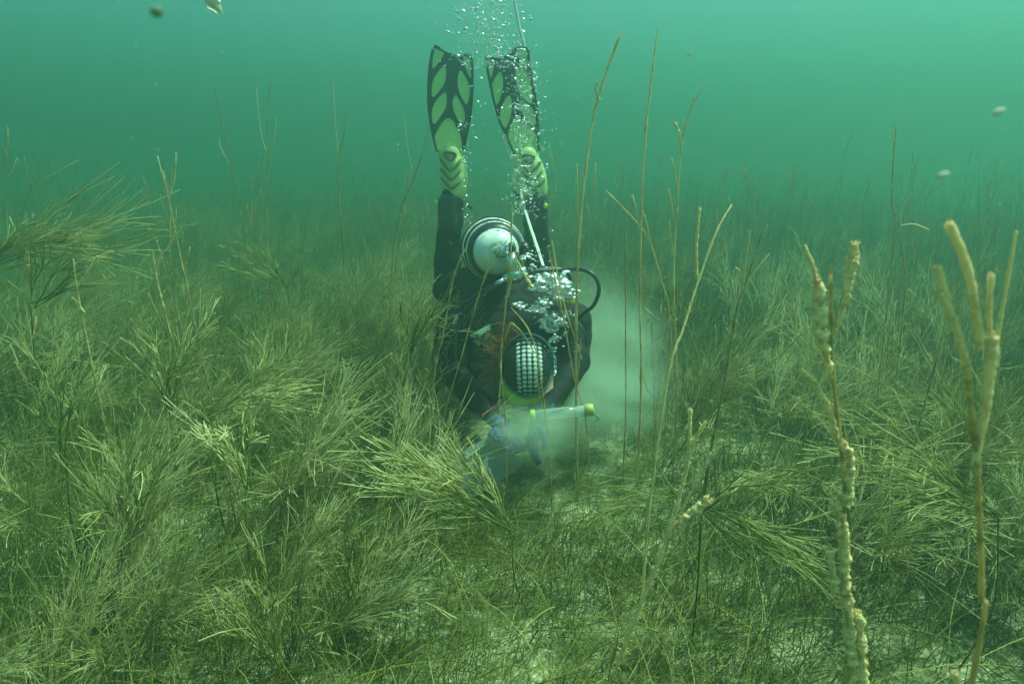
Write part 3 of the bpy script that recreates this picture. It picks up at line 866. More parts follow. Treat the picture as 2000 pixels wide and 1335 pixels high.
        va = [b.verts.new(O + U * u + V * v + N * (-.0035 + bend(v))) for u, v in flat_]; vb = [b.verts.new(O + U * u + V * v + N * (.0035 + bend(v))) for u, v in flat_]
        for t3 in tri:
            for vv in (va, vb):
                try: b.faces.new([vv[i] for i in t3])
                except ValueError: pass
        k0 = 0
        for lp in loops:
            m = len(lp)
            for i in range(m): b.faces.new((va[k0 + i], va[k0 + (i + 1) % m], vb[k0 + (i + 1) % m], vb[k0 + i]))
            k0 += m
        bm_obj("blade", b, M_RUB, fo)
        # side rails
        for side in (0, 1):
            pts = [outline_pt for outline_pt in spine[side]]
            w3 = [O + U * u + V * v_ + N * (.004 + bend(v_)) for u, v_ in L(pts)]
            link("side_rail", tube_mesh("side_rail", w3, .007, 40, 8, .0045), M_RUB, fo)
        # foot pocket: rounded shell with chevrons
        b = Blob()
        pl = L(pocket)
        for (u0, v0, r_), (u1, v1, q_) in zip([(p[0], p[1], rr) for p, rr in zip(pl, (.046, .060, .064, .060))], [(p[0], p[1], rr) for p, rr in zip(pl[1:], (.060, .064, .060))]):
            seg(b, O + U * u0 + V * v0 + N * (.0 + .01), O + U * u1 + V * v1 + N * .005, r_, q_, 0.75, N)
        pk = skinned("foot_pocket", b, 0.006, M_PALELIME, fo, 4); 
        ch0, ch1 = pl[0], pl[-1]
        for k in range(4):
            t = 0.10 + 0.25 * k
            cu, cv = ch0[0] + (ch1[0] - ch0[0]) * t, ch0[1] + (ch1[1] - ch0[1]) * t
            pts = [O + U * (cu + dx) + V * (cv + dy) + N * dn for dx, dy, dn in ((-.046, .030, .032), (-.030, .010, .047), (-.013, -.008, .054), (0, -.016, .055), (.013, -.008, .054), (.030, .010, .047), (.046, .030, .032))]
            if k == 0: pts = [O + U * (cu + dx) + V * (cv + dy) + N * dn for dx, dy, dn in ((-.026, .016, .040), (-.014, .022, .044), (0, .022, .046), (.014, .020, .045), (.024, .010, .044), (.006, -.012, .052), (-.01, -.004, .050), (-.026, .016, .040))]
            link("chevron", tube_mesh("chevron", pts, .0075, 30, 6), M_OLIVE, fo)
        for sx in (-1, 1):
            bb = bmesh.new(); u0, v0 = pl[0]
            ball(bb, O + U * (u0 + sx * .046) + V * (v0 + .004) + N * .006, (.009, .008, .024), 2)
            bm_obj("lime_tab", bb, M_LIME, fo, True)
        bb = bmesh.new(); q = Vector(P(*strap_side[0], Y - .06)); ball(bb, q, (.012, .012, .016), 2)
        cyl(bb, q, Vector(P(*strap_side[1], Y - .05)), .006)
        bm_obj("fin_strap", bb, M_RUB, fo, True)
        bb = bmesh.new(); ball(bb, Vector(P(*strap_side[2], Y - .05)), (.011, .01, .013), 2); bm_obj("strap_buckle", bb, M_LIME, fo, True)
        return fo
    o1 = [(853, 93), (860, 95), (872, 104), (890, 111), (905, 113), (915, 109), (925, 110), (928, 124), (928, 160), (926, 195), (921, 235), (912, 275), (908, 295), (880, 305), (850, 296), (845, 265), (840, 235), (838, 205), (839, 170), (843, 130), (848, 102)]
    h1 = [[(852, 101), (862, 103), (871, 108), (867, 118), (857, 130), (848, 137), (849, 118)],
          [(872, 131), (875, 143), (872, 162), (862, 177), (850, 190), (845, 186), (847, 162), (858, 144)],
          [(872, 181), (875, 195), (872, 213), (860, 230), (849, 242), (844, 235), (845, 213), (856, 194)],
          [(910, 117), (919, 115), (925, 120), (926, 135), (924, 155), (919, 148), (912, 133)],
          [(902, 141), (909, 146), (919, 165), (922, 182), (916, 204), (909, 199), (900, 180), (897, 160)],
          [(892, 187), (899, 194), (909, 214), (911, 232), (907, 242), (899, 238), (890, 221), (886, 203)],
          [(873, 231), (885, 234), (891, 245), (901, 262), (904, 285), (895, 301), (870, 302), (852, 292), (848, 268), (858, 248)]]
    sp1 = ([(850, 100), (843, 130), (839, 170), (838, 205), (841, 240), (846, 270), (852, 296)], [(925, 112), (927, 140), (927, 175), (923, 220), (916, 255), (907, 295)])
    fin("fin", (880, 296), o1, h1, sp1, [(880, 300), (884, 325), (886, 350), (884, 372)], 3.12, -0.03, ((905, 395), (922, 408), (851, 396)))
    o2 = [(946, 112), (960, 116), (975, 117), (992, 110), (1003, 99), (1010, 96), (1028, 97), (1031, 106), (1032, 125), (1036, 150), (1043, 180), (1048, 210), (1050, 240), (1052, 275), (1052, 300), (1030, 312), (1003, 302), (995, 285), (985, 262), (972, 235), (963, 205), (955, 170), (949, 140)]
    h2 = [[(949, 121), (957, 121), (963, 126), (961, 142), (955, 158), (951, 146)],
          [(976, 143), (981, 158), (979, 180), (972, 200), (964, 206), (959, 190), (958, 170), (966, 152)],
          [(993, 187), (999, 205), (995, 230), (986, 250), (977, 240), (974, 220), (982, 200)],
          [(1008, 102), (1026, 101), (1028, 112), (1030, 135), (1022, 132), (1011, 115)],
          [(1006, 131), (1015, 138), (1030, 146), (1037, 170), (1040, 195), (1030, 200), (1012, 180), (1006, 158)],
          [(1016, 196), (1026, 203), (1040, 212), (1046, 232), (1044, 246), (1034, 240), (1020, 222), (1012, 206)],
          [(1003, 234), (1014, 232), (1026, 240), (1043, 254), (1050, 275), (1050, 298), (1028, 308), (1006, 298), (992, 272), (993, 250)]]
    sp2 = ([(947, 114), (950, 140), (956, 170), (964, 205), (974, 238), (988, 268), (1004, 302)], [(1030, 100), (1034, 135), (1042, 170), (1049, 210), (1052, 250), (1053, 300)])
    fin("fin", (1028, 302), o2, h2, sp2, [(1030, 306), (1036, 328), (1042, 350), (1046, 374)], 3.14, -0.03, ((1012, 384), (1004, 374), (1066, 402)))
    # boots
    for an in (anL, anR):
        b = Blob(); seg(b, an - Vector((0, 0, .10)), an + Vector((0, 0, .0)), .060, .058, .95)
        kids.append(skinned("boot", b, .007, M_RUB, root, 4, .003))
    # keep every part where it is while it hangs from the person
    for o in [q for q in COL.objects if q.parent == root]:
        o.matrix_parent_inverse = Matrix.Identity(4)
        o.location = inv @ Vector((0, 0, 0)) if o.type != 'EMPTY' else inv @ Vector((0, 0, 0))
    return root
build_diver()

# ------------------------------------------------------------------ things by the diver
def twisted_rope(name, pts, r):
    path = smooth_path(pts, 300); s = Strands(); Pt = []
    for k in range(3):
        th = np.linspace(0, 46 * 2 * math.pi, 300) + k * 2.094
        q = path.copy(); q[:, 0] += r * .55 * np.cos(th); q[:, 1] += r * .55 * np.sin(th); Pt.append(q)
    s.add(np.array(Pt), np.full((3, 300), r * .62), 6)
    o = link(name, s.mesh(name), M_ROPE)
    return tag(o, "white twisted rope running from above down to the diver's back", "rope")
twisted_rope("rope", [P(985, -420, 3.3), P(1000, -60, 3.28), P(1012, 40, 3.27), P(1028, 110, 3.26), P(1034, 200, 3.28), P(1024, 300, 3.26), P(1018, 380, 3.20), P(1030, 425, 3.0), P(1045, 470, 2.8), P(1061, 520, 2.55)], 0.0062)

def core_tube():
    a, b_ = P(1036, 812, 2.10), P(1142, 801, 2.10)
    root = empty("sampling_tube", a); bpy.context.view_layer.update()
    tag(root, "clear plastic tube with yellow end held level in the diver's hand", "tube")
    ax = b_ - a; L = ax.length
    m, t, bs = new_mat("clear_acrylic"); bs.inputs["Base Color"].default_value = (.75, .85, .75, 1); bs.inputs["Roughness"].default_value = .15
    tr = t.nodes.new("ShaderNodeBsdfTransparent"); mx = t.nodes.new("ShaderNodeMixShader"); mx.inputs[0].default_value = .32
    t.links.new(tr.outputs[0], mx.inputs[1]); t.links.new(bs.outputs[0], mx.inputs[2]); t.links.new(mx.outputs[0], t.nodes["Material Output"].inputs["Surface"])
    b = bmesh.new(); lathe(b, Vector(), ax, [(0, .017), (.001, .019), (L, .019), (L + .001, .017)]); bm_obj("tube_wall", b, m, root, True)
    u = ax.normalized()
    b = bmesh.new(); lathe(b, u * L, ax, [(0, .0195), (.002, .021), (.026, .021), (.03, .016)]); bm_obj("end_cap", b, simple("faded_yellow_plastic", (.45, .46, .12), .5, noise=.3), root, True)
    b = bmesh.new(); lathe(b, u * -.001, ax, [(0, .0195), (.002, .021), (.016, .021), (.018, .0195)]); bm_obj("end_ring", b, M_LIME, root, True)
    link("tether", tube_mesh("tether", [u * (L + .02) + Vector((0, -.015, 0)), u * (L + .035) + Vector((0, -.015, -.018)), u * (L + .045) + Vector((0, -.015, -.03)), u * (L + .035) + Vector((0, -.015, -.036))], .003, 16, 6), M_CHROME, root)
core_tube()

def slate():
    c = P(948, 905, 2.10); root = empty("writing_slate", c)
    tag(root, "pale grey slate board lying tilted in the grass below the blue glove", "slate")
    U = Vector((0.80, 0.25, 0.42)).normalized(); V = Vector((-0.45, 0.30, 0.80)).normalized(); V = (V - U * V.dot(U)).normalized(); N = U.cross(V)
    b = bmesh.new(); w_, h_, q = .105, .075, .012
    pts = []
    for cx, cy, a0 in ((w_ - q, h_ - q, 0), (-w_ + q, h_ - q, 90), (-w_ + q, -h_ + q, 180), (w_ - q, -h_ + q, 270)):
        for k in range(5):
            t = math.radians(a0 + 22.5 * k); pts.append((cx + q * math.cos(t), cy + q * math.sin(t)))
    prism(b, pts, (Vector(), U, V, N), -.002, .002); bm_obj("board", b, simple("grey_slate_plastic", (.26, .30, .27), .5, noise=.15), root)
    link("pencil", tube_mesh("pencil", [U * -.06 + V * .05 + N * .006, U * .04 + V * .055 + N * .006], .0035, 6, 8), M_PATCH, root)
slate()
# ------------------------------------------------------------------ bubbles
def bubble_mat():
    m, t, b = new_mat("air_bubble")
    b.inputs["Base Color"].default_value = (0.92, 0.95, 0.94, 1); b.inputs["Metallic"].default_value = .35; b.inputs["Roughness"].default_value = 0.22
    b.inputs["Specular IOR Level"].default_value = 1.0
    tr = t.nodes.new("ShaderNodeBsdfTransparent"); lw = t.nodes.new("ShaderNodeLayerWeight"); lw.inputs["Blend"].default_value = 0.4
    mx = t.nodes.new("ShaderNodeMixShader"); mr = t.nodes.new("ShaderNodeMapRange")
    mr.inputs["To Min"].default_value = 0.6; mr.inputs["To Max"].default_value = 1.0; mr.inputs["From Max"].default_value = 0.7
    t.links.new(lw.outputs["Facing"], mr.inputs["Value"]); t.links.new(mr.outputs[0], mx.inputs[0])
    t.links.new(tr.outputs[0], mx.inputs[1]); t.links.new(b.outputs[0], mx.inputs[2]); t.links.new(mx.outputs[0], t.nodes["Material Output"].inputs["Surface"])
    return m
M_BUB = bubble_mat()
def blob_arr(seed, sub=2, wob=0.25, flat=0.55):
    V, F = ico(sub); V = V.copy()
    o = Vector((seed * 3.7, seed * 1.3, 0))
    k = np.array([1 + wob * mnoise.noise(Vector(v) * 1.3 + o) for v in V]); V = V * k[:, None]; V[:, 2] *= flat
    return V, F
BUBS = [blob_arr(i, 2, 0.5, [0.5, 0.65, 0.4, 0.8, 0.55, 0.35][i]) for i in range(6)]
BUB_ME = [np_mesh("bubble", *b) for b in BUBS]
for m_ in BUB_ME: m_.materials.append(M_BUB)

def bubble_places():
    """the column of breath: a dense plume above, a narrower trail past the right fin, a few by the left fin"""
    r = np.random.default_rng(12); out = []
    def z(n, cx, cy, sx, sy, y0, y1, s0, s1, zone):
        for _ in range(n):
            px = r.normal(cx, sx); py = r.normal(cy, sy) if sy > 0 else r.uniform(cy, cy - sy)
            out.append((px, py, r.uniform(y0, y1), 1.5 * (s0 + (s1 - s0) * r.random() ** 2.2), zone))
    z(270, 955, -60, 38, -190, 2.5, 2.95, .0012, .0055, 0)
    z(60, 935, -60, 30, -170, 2.5, 2.95, .0015, .0055, 0)
    z(120, 1015, 100, 22, -140, 2.5, 2.95, .0012, .0050, 1)
    z(130, 1024, 230, 18, -170, 2.5, 2.9, .0012, .0055, 1)
    z(18, 901, 245, 7, 6, 2.9, 3.0, .0015, .004, 2)
    z(26, 907, 305, 7, 8, 2.9, 3.0, .0015, .005, 2)
    z(34, 912, 320, 6, -150, 2.8, 3.0, .0012, .004, 2)
    z(26, 925, 120, 16, -180, 2.6, 3.0, .0012, .004, 2)
    z(40, 1055, 330, 12, -200, 2.5, 2.8, .0012, .0035, 1)
    z(26, 1060, 60, 26, -330, 2.4, 3.0, .0010, .003, 1)
    for px, py, s in ((1017, 96, 10), (1036, 188, 8), (1023, 37, 8), (945, 203, 7), (1068, 322, 7), (918, 112, 5), (933, 198, 6), (1062, 330, 6), (922, 245, 5), (1003, 70, 6), (931, 17, 6), (906, 436, 5), (912, 420, 4)):
        out.append((px, py, 2.9, s / F_PX * 1.25, 1 if px > 970 else 2))
    return out
def make_bubbles():
    pl = bubble_places(); pl.sort(key=lambda q: -q[3] / q[2])
    r = np.random.default_rng(5)
    labs = [("silvery air bubble in the dense plume at the top of the picture", "air bubbles in the dense plume at the top"),
            ("silvery air bubble in the trail rising over the right fin", "air bubbles rising over the right fin"),
            ("silvery air bubble in the sparse trail beside the left fin", "air bubbles beside the left fin")]
    V = []; F = []; n = 0
    for k, (px, py, Y, s, z) in enumerate(pl):
        p = P(px, py, Y); i = int(r.integers(0, 6)); a, b_, g = r.normal(0, .35), r.normal(0, .35), r.uniform(0, 6.28)
        asp = r.uniform(.8, 1.5)
        if k < 285:
            o = link("bubble", BUB_ME[i]); o.location = p; o.rotation_euler = (a, b_, g); o.scale = (s * asp * r.uniform(.7, 1.5), s * r.uniform(.6, 1.1), s * r.uniform(.6, 1.4))
            tag(o, labs[z][0], "bubble", labs[z][1])
        else:
            M = np.array(Matrix.Rotation(g, 3, 'Z') @ Matrix.Rotation(a, 3, 'X')); W = (BUBS[i][0] * np.array([s * asp, s, s])) @ M.T + np.array(p)
            V.append(W); F.append(BUBS[i][1] + n); n += len(W)
    for _ in range(2600):   # fizz
        if r.random() < .6: px, py = r.normal(950, 40), r.uniform(-70, 135)
        else: px, py = r.normal(1022, 18), r.uniform(120, 420)
        W = ico(1)[0] * (.0010 + .0026 * r.random() ** 2) * r.uniform(.6, 1.4, 3) * np.array([1.3, 1, .7]) + np.array(P(px, py, r.uniform(2.5, 3.0))); V.append(W); F.append(ico(1)[1] + n); n += len(W)
    o = link("bubble_fizz", np_mesh("bubble_fizz", np.concatenate(V), np.concatenate(F)), M_BUB); tag(o, "fine fizz of tiny bubbles in the rising breath", None, None, "stuff")
make_bubbles()

def breath_cloud():
    """the churned silver air pouring over the diver's shoulder"""
    r = np.random.default_rng(44); b = Blob()
    def lump(px, py, sx, sy, n, s0, s1, Y):
        for _ in range(n):
            c = P(r.normal(px, sx), r.normal(py, sy), Y + r.normal(0, .015)); s = r.uniform(s0, s1)
            V, F = ico(2); k = np.array([1 + .5 * mnoise.noise(Vector(v) * 1.6 + c * 40) for v in V])
            b.put(V * k[:, None] * np.array([s * r.uniform(.9, 1.5), s, s * r.uniform(.4, .9)]) + np.array(c), F)
    Yb = 2.29
    lump(1075, 548, 17, 8, 60, .006, .018, 2.33); lump(1085, 572, 14, 9, 40, .005, .016, 2.32)
    lump(1108, 573, 9, 4, 12, .006, .014, 2.32); lump(1060, 597, 14, 8, 55, .003, .011, Yb); lump(1070, 628, 16, 11, 75, .002, .010, Yb)
    lump(1020, 597, 10, 4, 14, .004, .010, 2.30); lump(1083, 660, 9, 12, 45, .002, .008, Yb); lump(1068, 690, 9, 9, 26, .002, .006, Yb)
    lump(1108, 612, 7, 5, 16, .002, .006, 2.31); lump(1030, 506, 14, 9, 40, .002, .008, 2.36); lump(1045, 520, 10, 5, 16, .002, .007, 2.36)
    lump(1080, 680, 6, 10, 20, .001, .004, 2.2)
    m, t, bs = new_mat("churned_air"); bs.inputs["Base Color"].default_value = (0.93, 0.95, 0.94, 1); bs.inputs["Metallic"].default_value = .55; bs.inputs["Roughness"].default_value = .18
    nz = t.nodes.new("ShaderNodeTexNoise"); nz.inputs["Scale"].default_value = 130; nz.inputs["Detail"].default_value = 5
    tc = t.nodes.new("ShaderNodeTexCoord"); t.links.new(tc.outputs["Object"], nz.inputs["Vector"])
    bp = t.nodes.new("ShaderNodeBump"); bp.inputs["Strength"].default_value = .7; bp.inputs["Distance"].default_value = .006
    t.links.new(nz.outputs["Fac"], bp.inputs["Height"]); t.links.new(bp.outputs[0], bs.inputs["Normal"])
    tr = t.nodes.new("ShaderNodeBsdfTransparent"); mx = t.nodes.new("ShaderNodeMixShader"); mx.inputs[0].default_value = .7
    t.links.new(tr.outputs[0], mx.inputs[1]); t.links.new(bs.outputs[0], mx.inputs[2]); t.links.new(mx.outputs[0], t.nodes["Material Output"].inputs["Surface"])
    o = skinned("exhaled_air", b, 0.0026, m, None, 2)
    tag(o, "churned silver air spilling over the diver's right shoulder", None, None, "stuff")
breath_cloud()

# ------------------------------------------------------------------ stirred up silt
def silt(name, c, r, dens, label, seed):
    m = bpy.data.materials.new("silt_volume"); m.use_nodes = True; t = m.node_tree; t.nodes.remove(t.nodes["Principled BSDF"])
    v = t.nodes.new("ShaderNodeVolumePrincipled"); v.inputs["Color"].default_value = (0.80, 0.97, 0.80, 1); v.inputs["Anisotropy"].default_value = 0.3
    tc = t.nodes.new("ShaderNodeTexCoord"); ln = t.nodes.new("ShaderNodeVectorMath"); ln.operation = 'LENGTH'
    t.links.new(tc.outputs["Object"], ln.inputs[0])
    mr = t.nodes.new("ShaderNodeMapRange"); mr.interpolation_type = 'SMOOTHSTEP'; mr.inputs["From Min"].default_value = 1; mr.inputs["From Max"].default_value = 0.1
    t.links.new(ln.outputs["Value"], mr.inputs["Value"])
    nz = t.nodes.new("ShaderNodeTexNoise"); nz.inputs["Scale"].default_value = 1.9; nz.inputs["Detail"].default_value = 4; nz.inputs["Distortion"].default_value = .6
    mp = t.nodes.new("ShaderNodeMapping"); mp.inputs["Location"].default_value = (seed, seed * 2, 0); t.links.new(tc.outputs["Object"], mp.inputs[0]); t.links.new(mp.outputs[0], nz.inputs["Vector"])
    m2 = t.nodes.new("ShaderNodeMapRange"); m2.inputs["From Min"].default_value = .35; m2.inputs["From Max"].default_value = .65; m2.inputs["To Min"].default_value = 0; m2.inputs["To Max"].default_value = 1.6
    t.links.new(nz.outputs["Fac"], m2.inputs["Value"])
    sq = t.nodes.new("ShaderNodeMath"); sq.operation = 'POWER'; sq.inputs[1].default_value = 1.8; t.links.new(mr.outputs[0], sq.inputs[0])
    mu = t.nodes.new("ShaderNodeMath"); mu.operation = 'MULTIPLY'; t.links.new(sq.outputs[0], mu.inputs[0]); t.links.new(m2.outputs[0], mu.inputs[1])
    m3 = t.nodes.new("ShaderNodeMath"); m3.operation = 'MULTIPLY'; m3.inputs[1].default_value = dens; t.links.new(mu.outputs[0], m3.inputs[0]); t.links.new(m3.outputs[0], v.inputs["Density"])
    t.links.new(v.outputs[0], t.nodes["Material Output"].inputs["Volume"])
    V, F = ico(3); o = link(name, np_mesh(name, V, F), m); o.location = c; o.scale = r; tag(o, label, None, None, "stuff")
silt("silt_cloud", P(1150, 775, 2.45), (0.44, 0.34, 0.24), 14, "pale silt stirred up low beside the diver's head", 1)
silt("silt_cloud", P(1185, 690, 2.65), (0.42, 0.32, 0.34), 7, "pale silt billowing at the diver's shoulder", 4)
silt("silt_cloud", P(1160, 590, 2.85), (0.26, 0.24, 0.30), 2.4, "thin silt curling up behind the hose loop", 9)
silt("silt_cloud", P(1035, 845, 2.03), (0.26, 0.14, 0.15), 13, "silt hiding the diver's hands near the sea floor", 7)

# ------------------------------------------------------------------ drifting specks
M_SPECK = simple("drifting_speck", (0.5, 0.52, 0.42), 0.9)
def specks():
    r = np.random.default_rng(8); V = []; F = []; n = 0
    for _ in range(3200):
        Y = 0.5 + 3.5 * r.random() ** 0.8; px, py = r.uniform(-200, 2200), r.uniform(-100, 1000)
        s = (.0003 + .0009 * r.random() ** 3) * (0.5 + 0.4 * Y)
        W = blob_arr(1, 1)[0] if False else ico(1)[0]
        W = W * s * r.uniform(.6, 1.3, 3) + np.array(P(px, py, Y)); V.append(W); F.append(ico(1)[1] + n); n += len(W)
    o = link("suspended_specks", np_mesh("suspended_specks", np.concatenate(V), np.concatenate(F)), M_SPECK); tag(o, "tiny pale specks hanging in the water", None, None, "stuff")
    for px, py, Y, s, an, lab in ((1950, 219, .75, .0058, .4, "pale blurred flake drifting at the upper right edge"), (1841, 342, .75, .0056, .3, "pale blurred flake drifting above the right-hand stems"),
                              (1347, 105, .9, .003, 0, "faint small blurred flake above the tall stems")):
        V_, F_ = blob_arr(px, 2, .3, .6); o = link("drifting_flake", np_mesh("drifting_flake", V_, F_), M_SPECK); o.location = P(px, py, Y * .5); s *= .5; o.scale = (s * 1.25, s * .5, s); o.rotation_euler = (0, -an, 0)
        tag(o, lab, "flake")
    V_, F_ = blob_arr(5, 2, .2, .9); o = link("drifting_flake", np_mesh("drifting_flake", V_, F_), simple("dark_speck", (.12, .2, .12), .8)); o.location = P(306, 23, .32); o.scale = (.0030, .002, .0028)
    tag(o, "dark round speck out of focus at the upper left", "flake")
    # crumpled pale scrap of weed cut by the top edge
    n = 16; uu, vv = np.meshgrid(np.linspace(0, 1, n), np.linspace(-1, 1, n)); uu = uu.ravel(); vv = vv.ravel()
    wd = .016 * np.sin(np.pi * np.clip(uu * .85 + .1, 0, 1)) ** .8
    c0, c1 = np.array(P(428, 26, 1.2)), np.array(P(392, -40, 1.2)); d = c1 - c0
    Pn = c0 + d * uu[:, None] + np.array([.7, .3, .35]) * (vv * wd)[:, None] + np.array([0, 1, 0]) * (.006 * np.sin(uu * 9 + vv * 3))[:, None]
    idx = np.arange(n * n).reshape(n, n); Fq = np.stack([idx[:-1, :-1], idx[1:, :-1], idx[1:, 1:], idx[:-1, 1:]], -1).reshape(-1, 4)
    V2 = np.vstack([Pn, Pn + np.array([0, .0012, 0])])
    m = simple("pale_leaf", (.80, .86, .62), .35, noise=.3, scale=90); see_light_through(m, .5)
    o = link("weed_scrap", np_mesh("weed_scrap", V2, np.vstack([Fq, Fq[:, ::-1] + n * n])), m); tag(o, "pale curled scrap of weed hanging at the top edge, left side", "leaf")
specks()
# ------------------------------------------------------------------ the tall stems one recognises, placed by hand
def hand_stem(name, Y, px_pts, r0, r1, twigs, label, seed, K=60, rough=.2, S=7, tint=(.25, .6), lean=0.0, mat=None, parts=False, rs=1.0):
    r0 *= rs; r1 *= rs; twigs = [(t, a * rs, b * rs, f) for t, a, b, f in twigs]
    """px_pts: the stem's course in the photograph, from the floor up, at the distance Y (lean adds distance along it)"""
    n = len(px_pts); pts = [P(x, y, Y + lean * i / (n - 1)) for i, (x, y) in enumerate(px_pts)]
    # run the foot down to the sea floor
    b = pts[0].copy(); g = float(ground_z(np.array([b.x]), np.array([b.y]))[0]); 
    if b.z > g + .01:
        d = (pts[0] - pts[1]).normalized(); dz = b.z - g; foot = Vector((b.x + d.x * dz * .35, b.y + .05 * dz, g - .01)); pts = [foot] + pts
    base = pts[0].copy(); r = np.random.default_rng(seed)
    path = smooth_path([p - base for p in pts], K); R = np.linspace(r0, r1, K) * (1 + rough * r.standard_normal(K).clip(-1, 2)); R[-1] *= .3
    s = Strands(); s.add(path[None], R[None], S, (np.linspace(tint[0], tint[1], K) + .18 + r.normal(0, .12, K))[None])
    fp, fr = fuzz(path, R, 420 if Y > 1 else 150, .5, 2.2 if Y > 1 else .9, r); s.add(fp, fr, 3, np.clip(tint[1] + .1 + r.normal(0, .15, len(fp)), 0, 1))
    V, F, T = s.arrays(); V = V + r.normal(0, r1 * .1, V.shape)
    mat = mat or MAT_STEM
    if parts or twigs: root = empty(name, base); link("stem", np_mesh("stem", V, F, T), mat, root)
    else: root = link(name, np_mesh(name, V, F, T), mat, None, base)
    tag(root, label, "water plant")
    for k, (tp, ra, rb, fat) in enumerate(twigs):
        q = [P(x, y, Y + (dy[0] if dy else 0)) - base for (x, y, *dy) in tp]; n2 = 14 + int(sum((a - b_).length for a, b_ in zip(q, q[1:])) / .006); n2 = min(int(n2 * 2.0), 130)
        pth = smooth_path(q, n2); u = np.linspace(0, 1, n2)
        lump = np.interp(np.linspace(0, 1, n2), np.linspace(0, 1, n2 // 9 + 3), np.abs(r.normal(0, 1, n2 // 9 + 3)))
        Rr = (ra + (rb - ra) * u) * (1 + fat * .38 * (lump - .5)); Rr = np.maximum(Rr, .3 * ra); Rr[-1] *= .45
        s = Strands(); s.add(pth[None], Rr[None], 14, (np.linspace(.8, 1.0, n2) + r.normal(0, .04, n2))[None]); V, F, T = s.arrays()
        cen = np.repeat(pth, 14, 0); rad_ = V - cen; ff = .75 / max(ra, rb)
        nzv = np.array([mnoise.noise(Vector(v) * ff) + .6 * mnoise.noise(Vector(v) * ff * 2.3) for v in V])
        V = cen + .86 * rad_ * (1 + fat * .95 * nzv)[:, None] + r.normal(0, max(rb, ra) * .035, V.shape); T = T + .25 * nzv
        fp, fr = fuzz(pth, Rr * .9, 14 * n2, .25, .75, r); s2 = Strands(); s2.raw(V, F, T); s2.add(fp, fr * .35, 3, np.clip(r.normal(.88, .15, len(fp)), 0, 1)); V, F, T = s2.arrays()
        link("branch", np_mesh("branch", V, F, T), mat, root)
    return root

A = hand_stem
# big crusted stem, right foreground
A("beaded_weed", .85, [(1655, 1290), (1648, 1130), (1650, 980), (1640, 850), (1626, 720), (1624, 600), (1622, 520)], .0026, .0014, [
    ([(1624, 735), (1610, 680), (1603, 640), (1600, 600), (1596, 550)], .0034, .0060, 1.0),
    ([(1596, 552), (1588, 520), (1572, 478)], .0022, .0014, .5),
    ([(1626, 660), (1650, 590), (1662, 530), (1670, 475)], .0012, .0046, .8),
    ([(1640, 870), (1622, 810), (1600, 760), (1582, 738), (1562, 722)], .0030, .0026, .8),
    ([(1652, 985), (1660, 930), (1658, 890), (1644, 862)], .0046, .0034, .9),
    ([(1650, 1180), (1650, 1080), (1640, 1010), (1630, 975)], .0048, .0050, .9),
    ([(1640, 1185), (1628, 1130), (1620, 1070)], .0034, .0034, 1.0),
    ([(1690, 1400), (1684, 1290), (1676, 1195)], .0052, .0046, .8),
    ([(1668, 1400), (1662, 1280), (1655, 1160)], .0050, .0048, .8)],
  "cream beaded stem with lumpy forked tips, sharp in the right foreground", 11, tint=(.3, .35), rs=1.37)
A("beaded_weed", .50, [(1898, 1330), (1916, 1150), (1912, 980), (1905, 860), (1895, 780), (1888, 705)], .0030, .0026, [
    ([(1905, 900), (1925, 800), (1934, 720), (1940, 655)], .0032, .0062, .35),
    ([(1888, 710), (1870, 650), (1850, 600), (1832, 570)], .0036, .0036, .3),
    ([(1868, 640), (1850, 590), (1830, 520)], .0036, .0040, .3),
    ([(1915, 680), (1905, 600), (1885, 510), (1852, 436)], .0036, .0046, .2),
    ([(1935, 680), (1932, 600), (1936, 535)], .0018, .0030, .3),
    ([(1935, 720, .2), (1958, 600, .2), (1985, 450, .2)], .0030, .0022, .4),
    ([(1878, 1420), (1870, 1350), (1864, 1312)], .0036, .0040, .4)],
  "thick tan forked stem, out of focus close to the camera at the right edge", 12, tint=(.3, .4), rs=.84)
A("tall_weed_stem", 2.15, [(1127, 900), (1125, 700), (1130, 480), (1152, 270), (1178, 160), (1215, 60)], .0026, .0022, [
    ([(1132, 470), (1128, 400), (1126, 320)], .0016, .0018, .4), ([(1170, 195), (1163, 170), (1168, 160)], .0022, .0014, .8),
    ([(1136, 700), (1098, 580), (1078, 470)], .0016, .0014, .3)],
  "tallest brown stem, bending right beside the fins, second from the diver", 13, rs=1.61, tint=(.45, .75))
A("tall_weed_stem", 2.2, [(1252, 760), (1250, 560), (1256, 330), (1270, 180), (1285, 57)], .0024, .0016, [
    ([(1262, 290), (1259, 260), (1259, 236)], .0014, .0018, .3), ([(1249, 450), (1243, 410), (1234, 380)], .0014, .0020, .5)],
  "upright thin brown stem reaching the top, right of the bubbles", 14, rs=1.55, tint=(.45, .75))
A("tall_weed_stem", 2.25, [(1322, 760), (1316, 560), (1322, 420), (1336, 260), (1372, 168)], .0022, .0013, [
    ([(1331, 310), (1326, 260), (1318, 240)], .0016, .0026, .9), ([(1324, 370), (1316, 330), (1311, 308)], .0018, .0022, .7),
    ([(1318, 440), (1312, 400), (1305, 370)], .0016, .0022, .7), ([(1316, 500), (1310, 460), (1307, 430)], .0018, .0022, .7),
    ([(1340, 240), (1350, 210), (1356, 190)], .0016, .0018, .5)],
  "brown stem with short crusted twigs all on its left side", 15, rs=1.50, tint=(.45, .75))
A("tall_weed_stem", 1.45, [(1200, 1330), (1248, 1200), (1268, 1000), (1306, 730), (1335, 640), (1360, 560), (1398, 455), (1430, 398)], .0040, .0022, [
    ([(1362, 545), (1360, 490), (1366, 405)], .0032, .0038, .8)],
  "long crusted stem leaning right with one thick upright branch tip", 16, lean=.25, tint=(.7, .8), rs=.9)
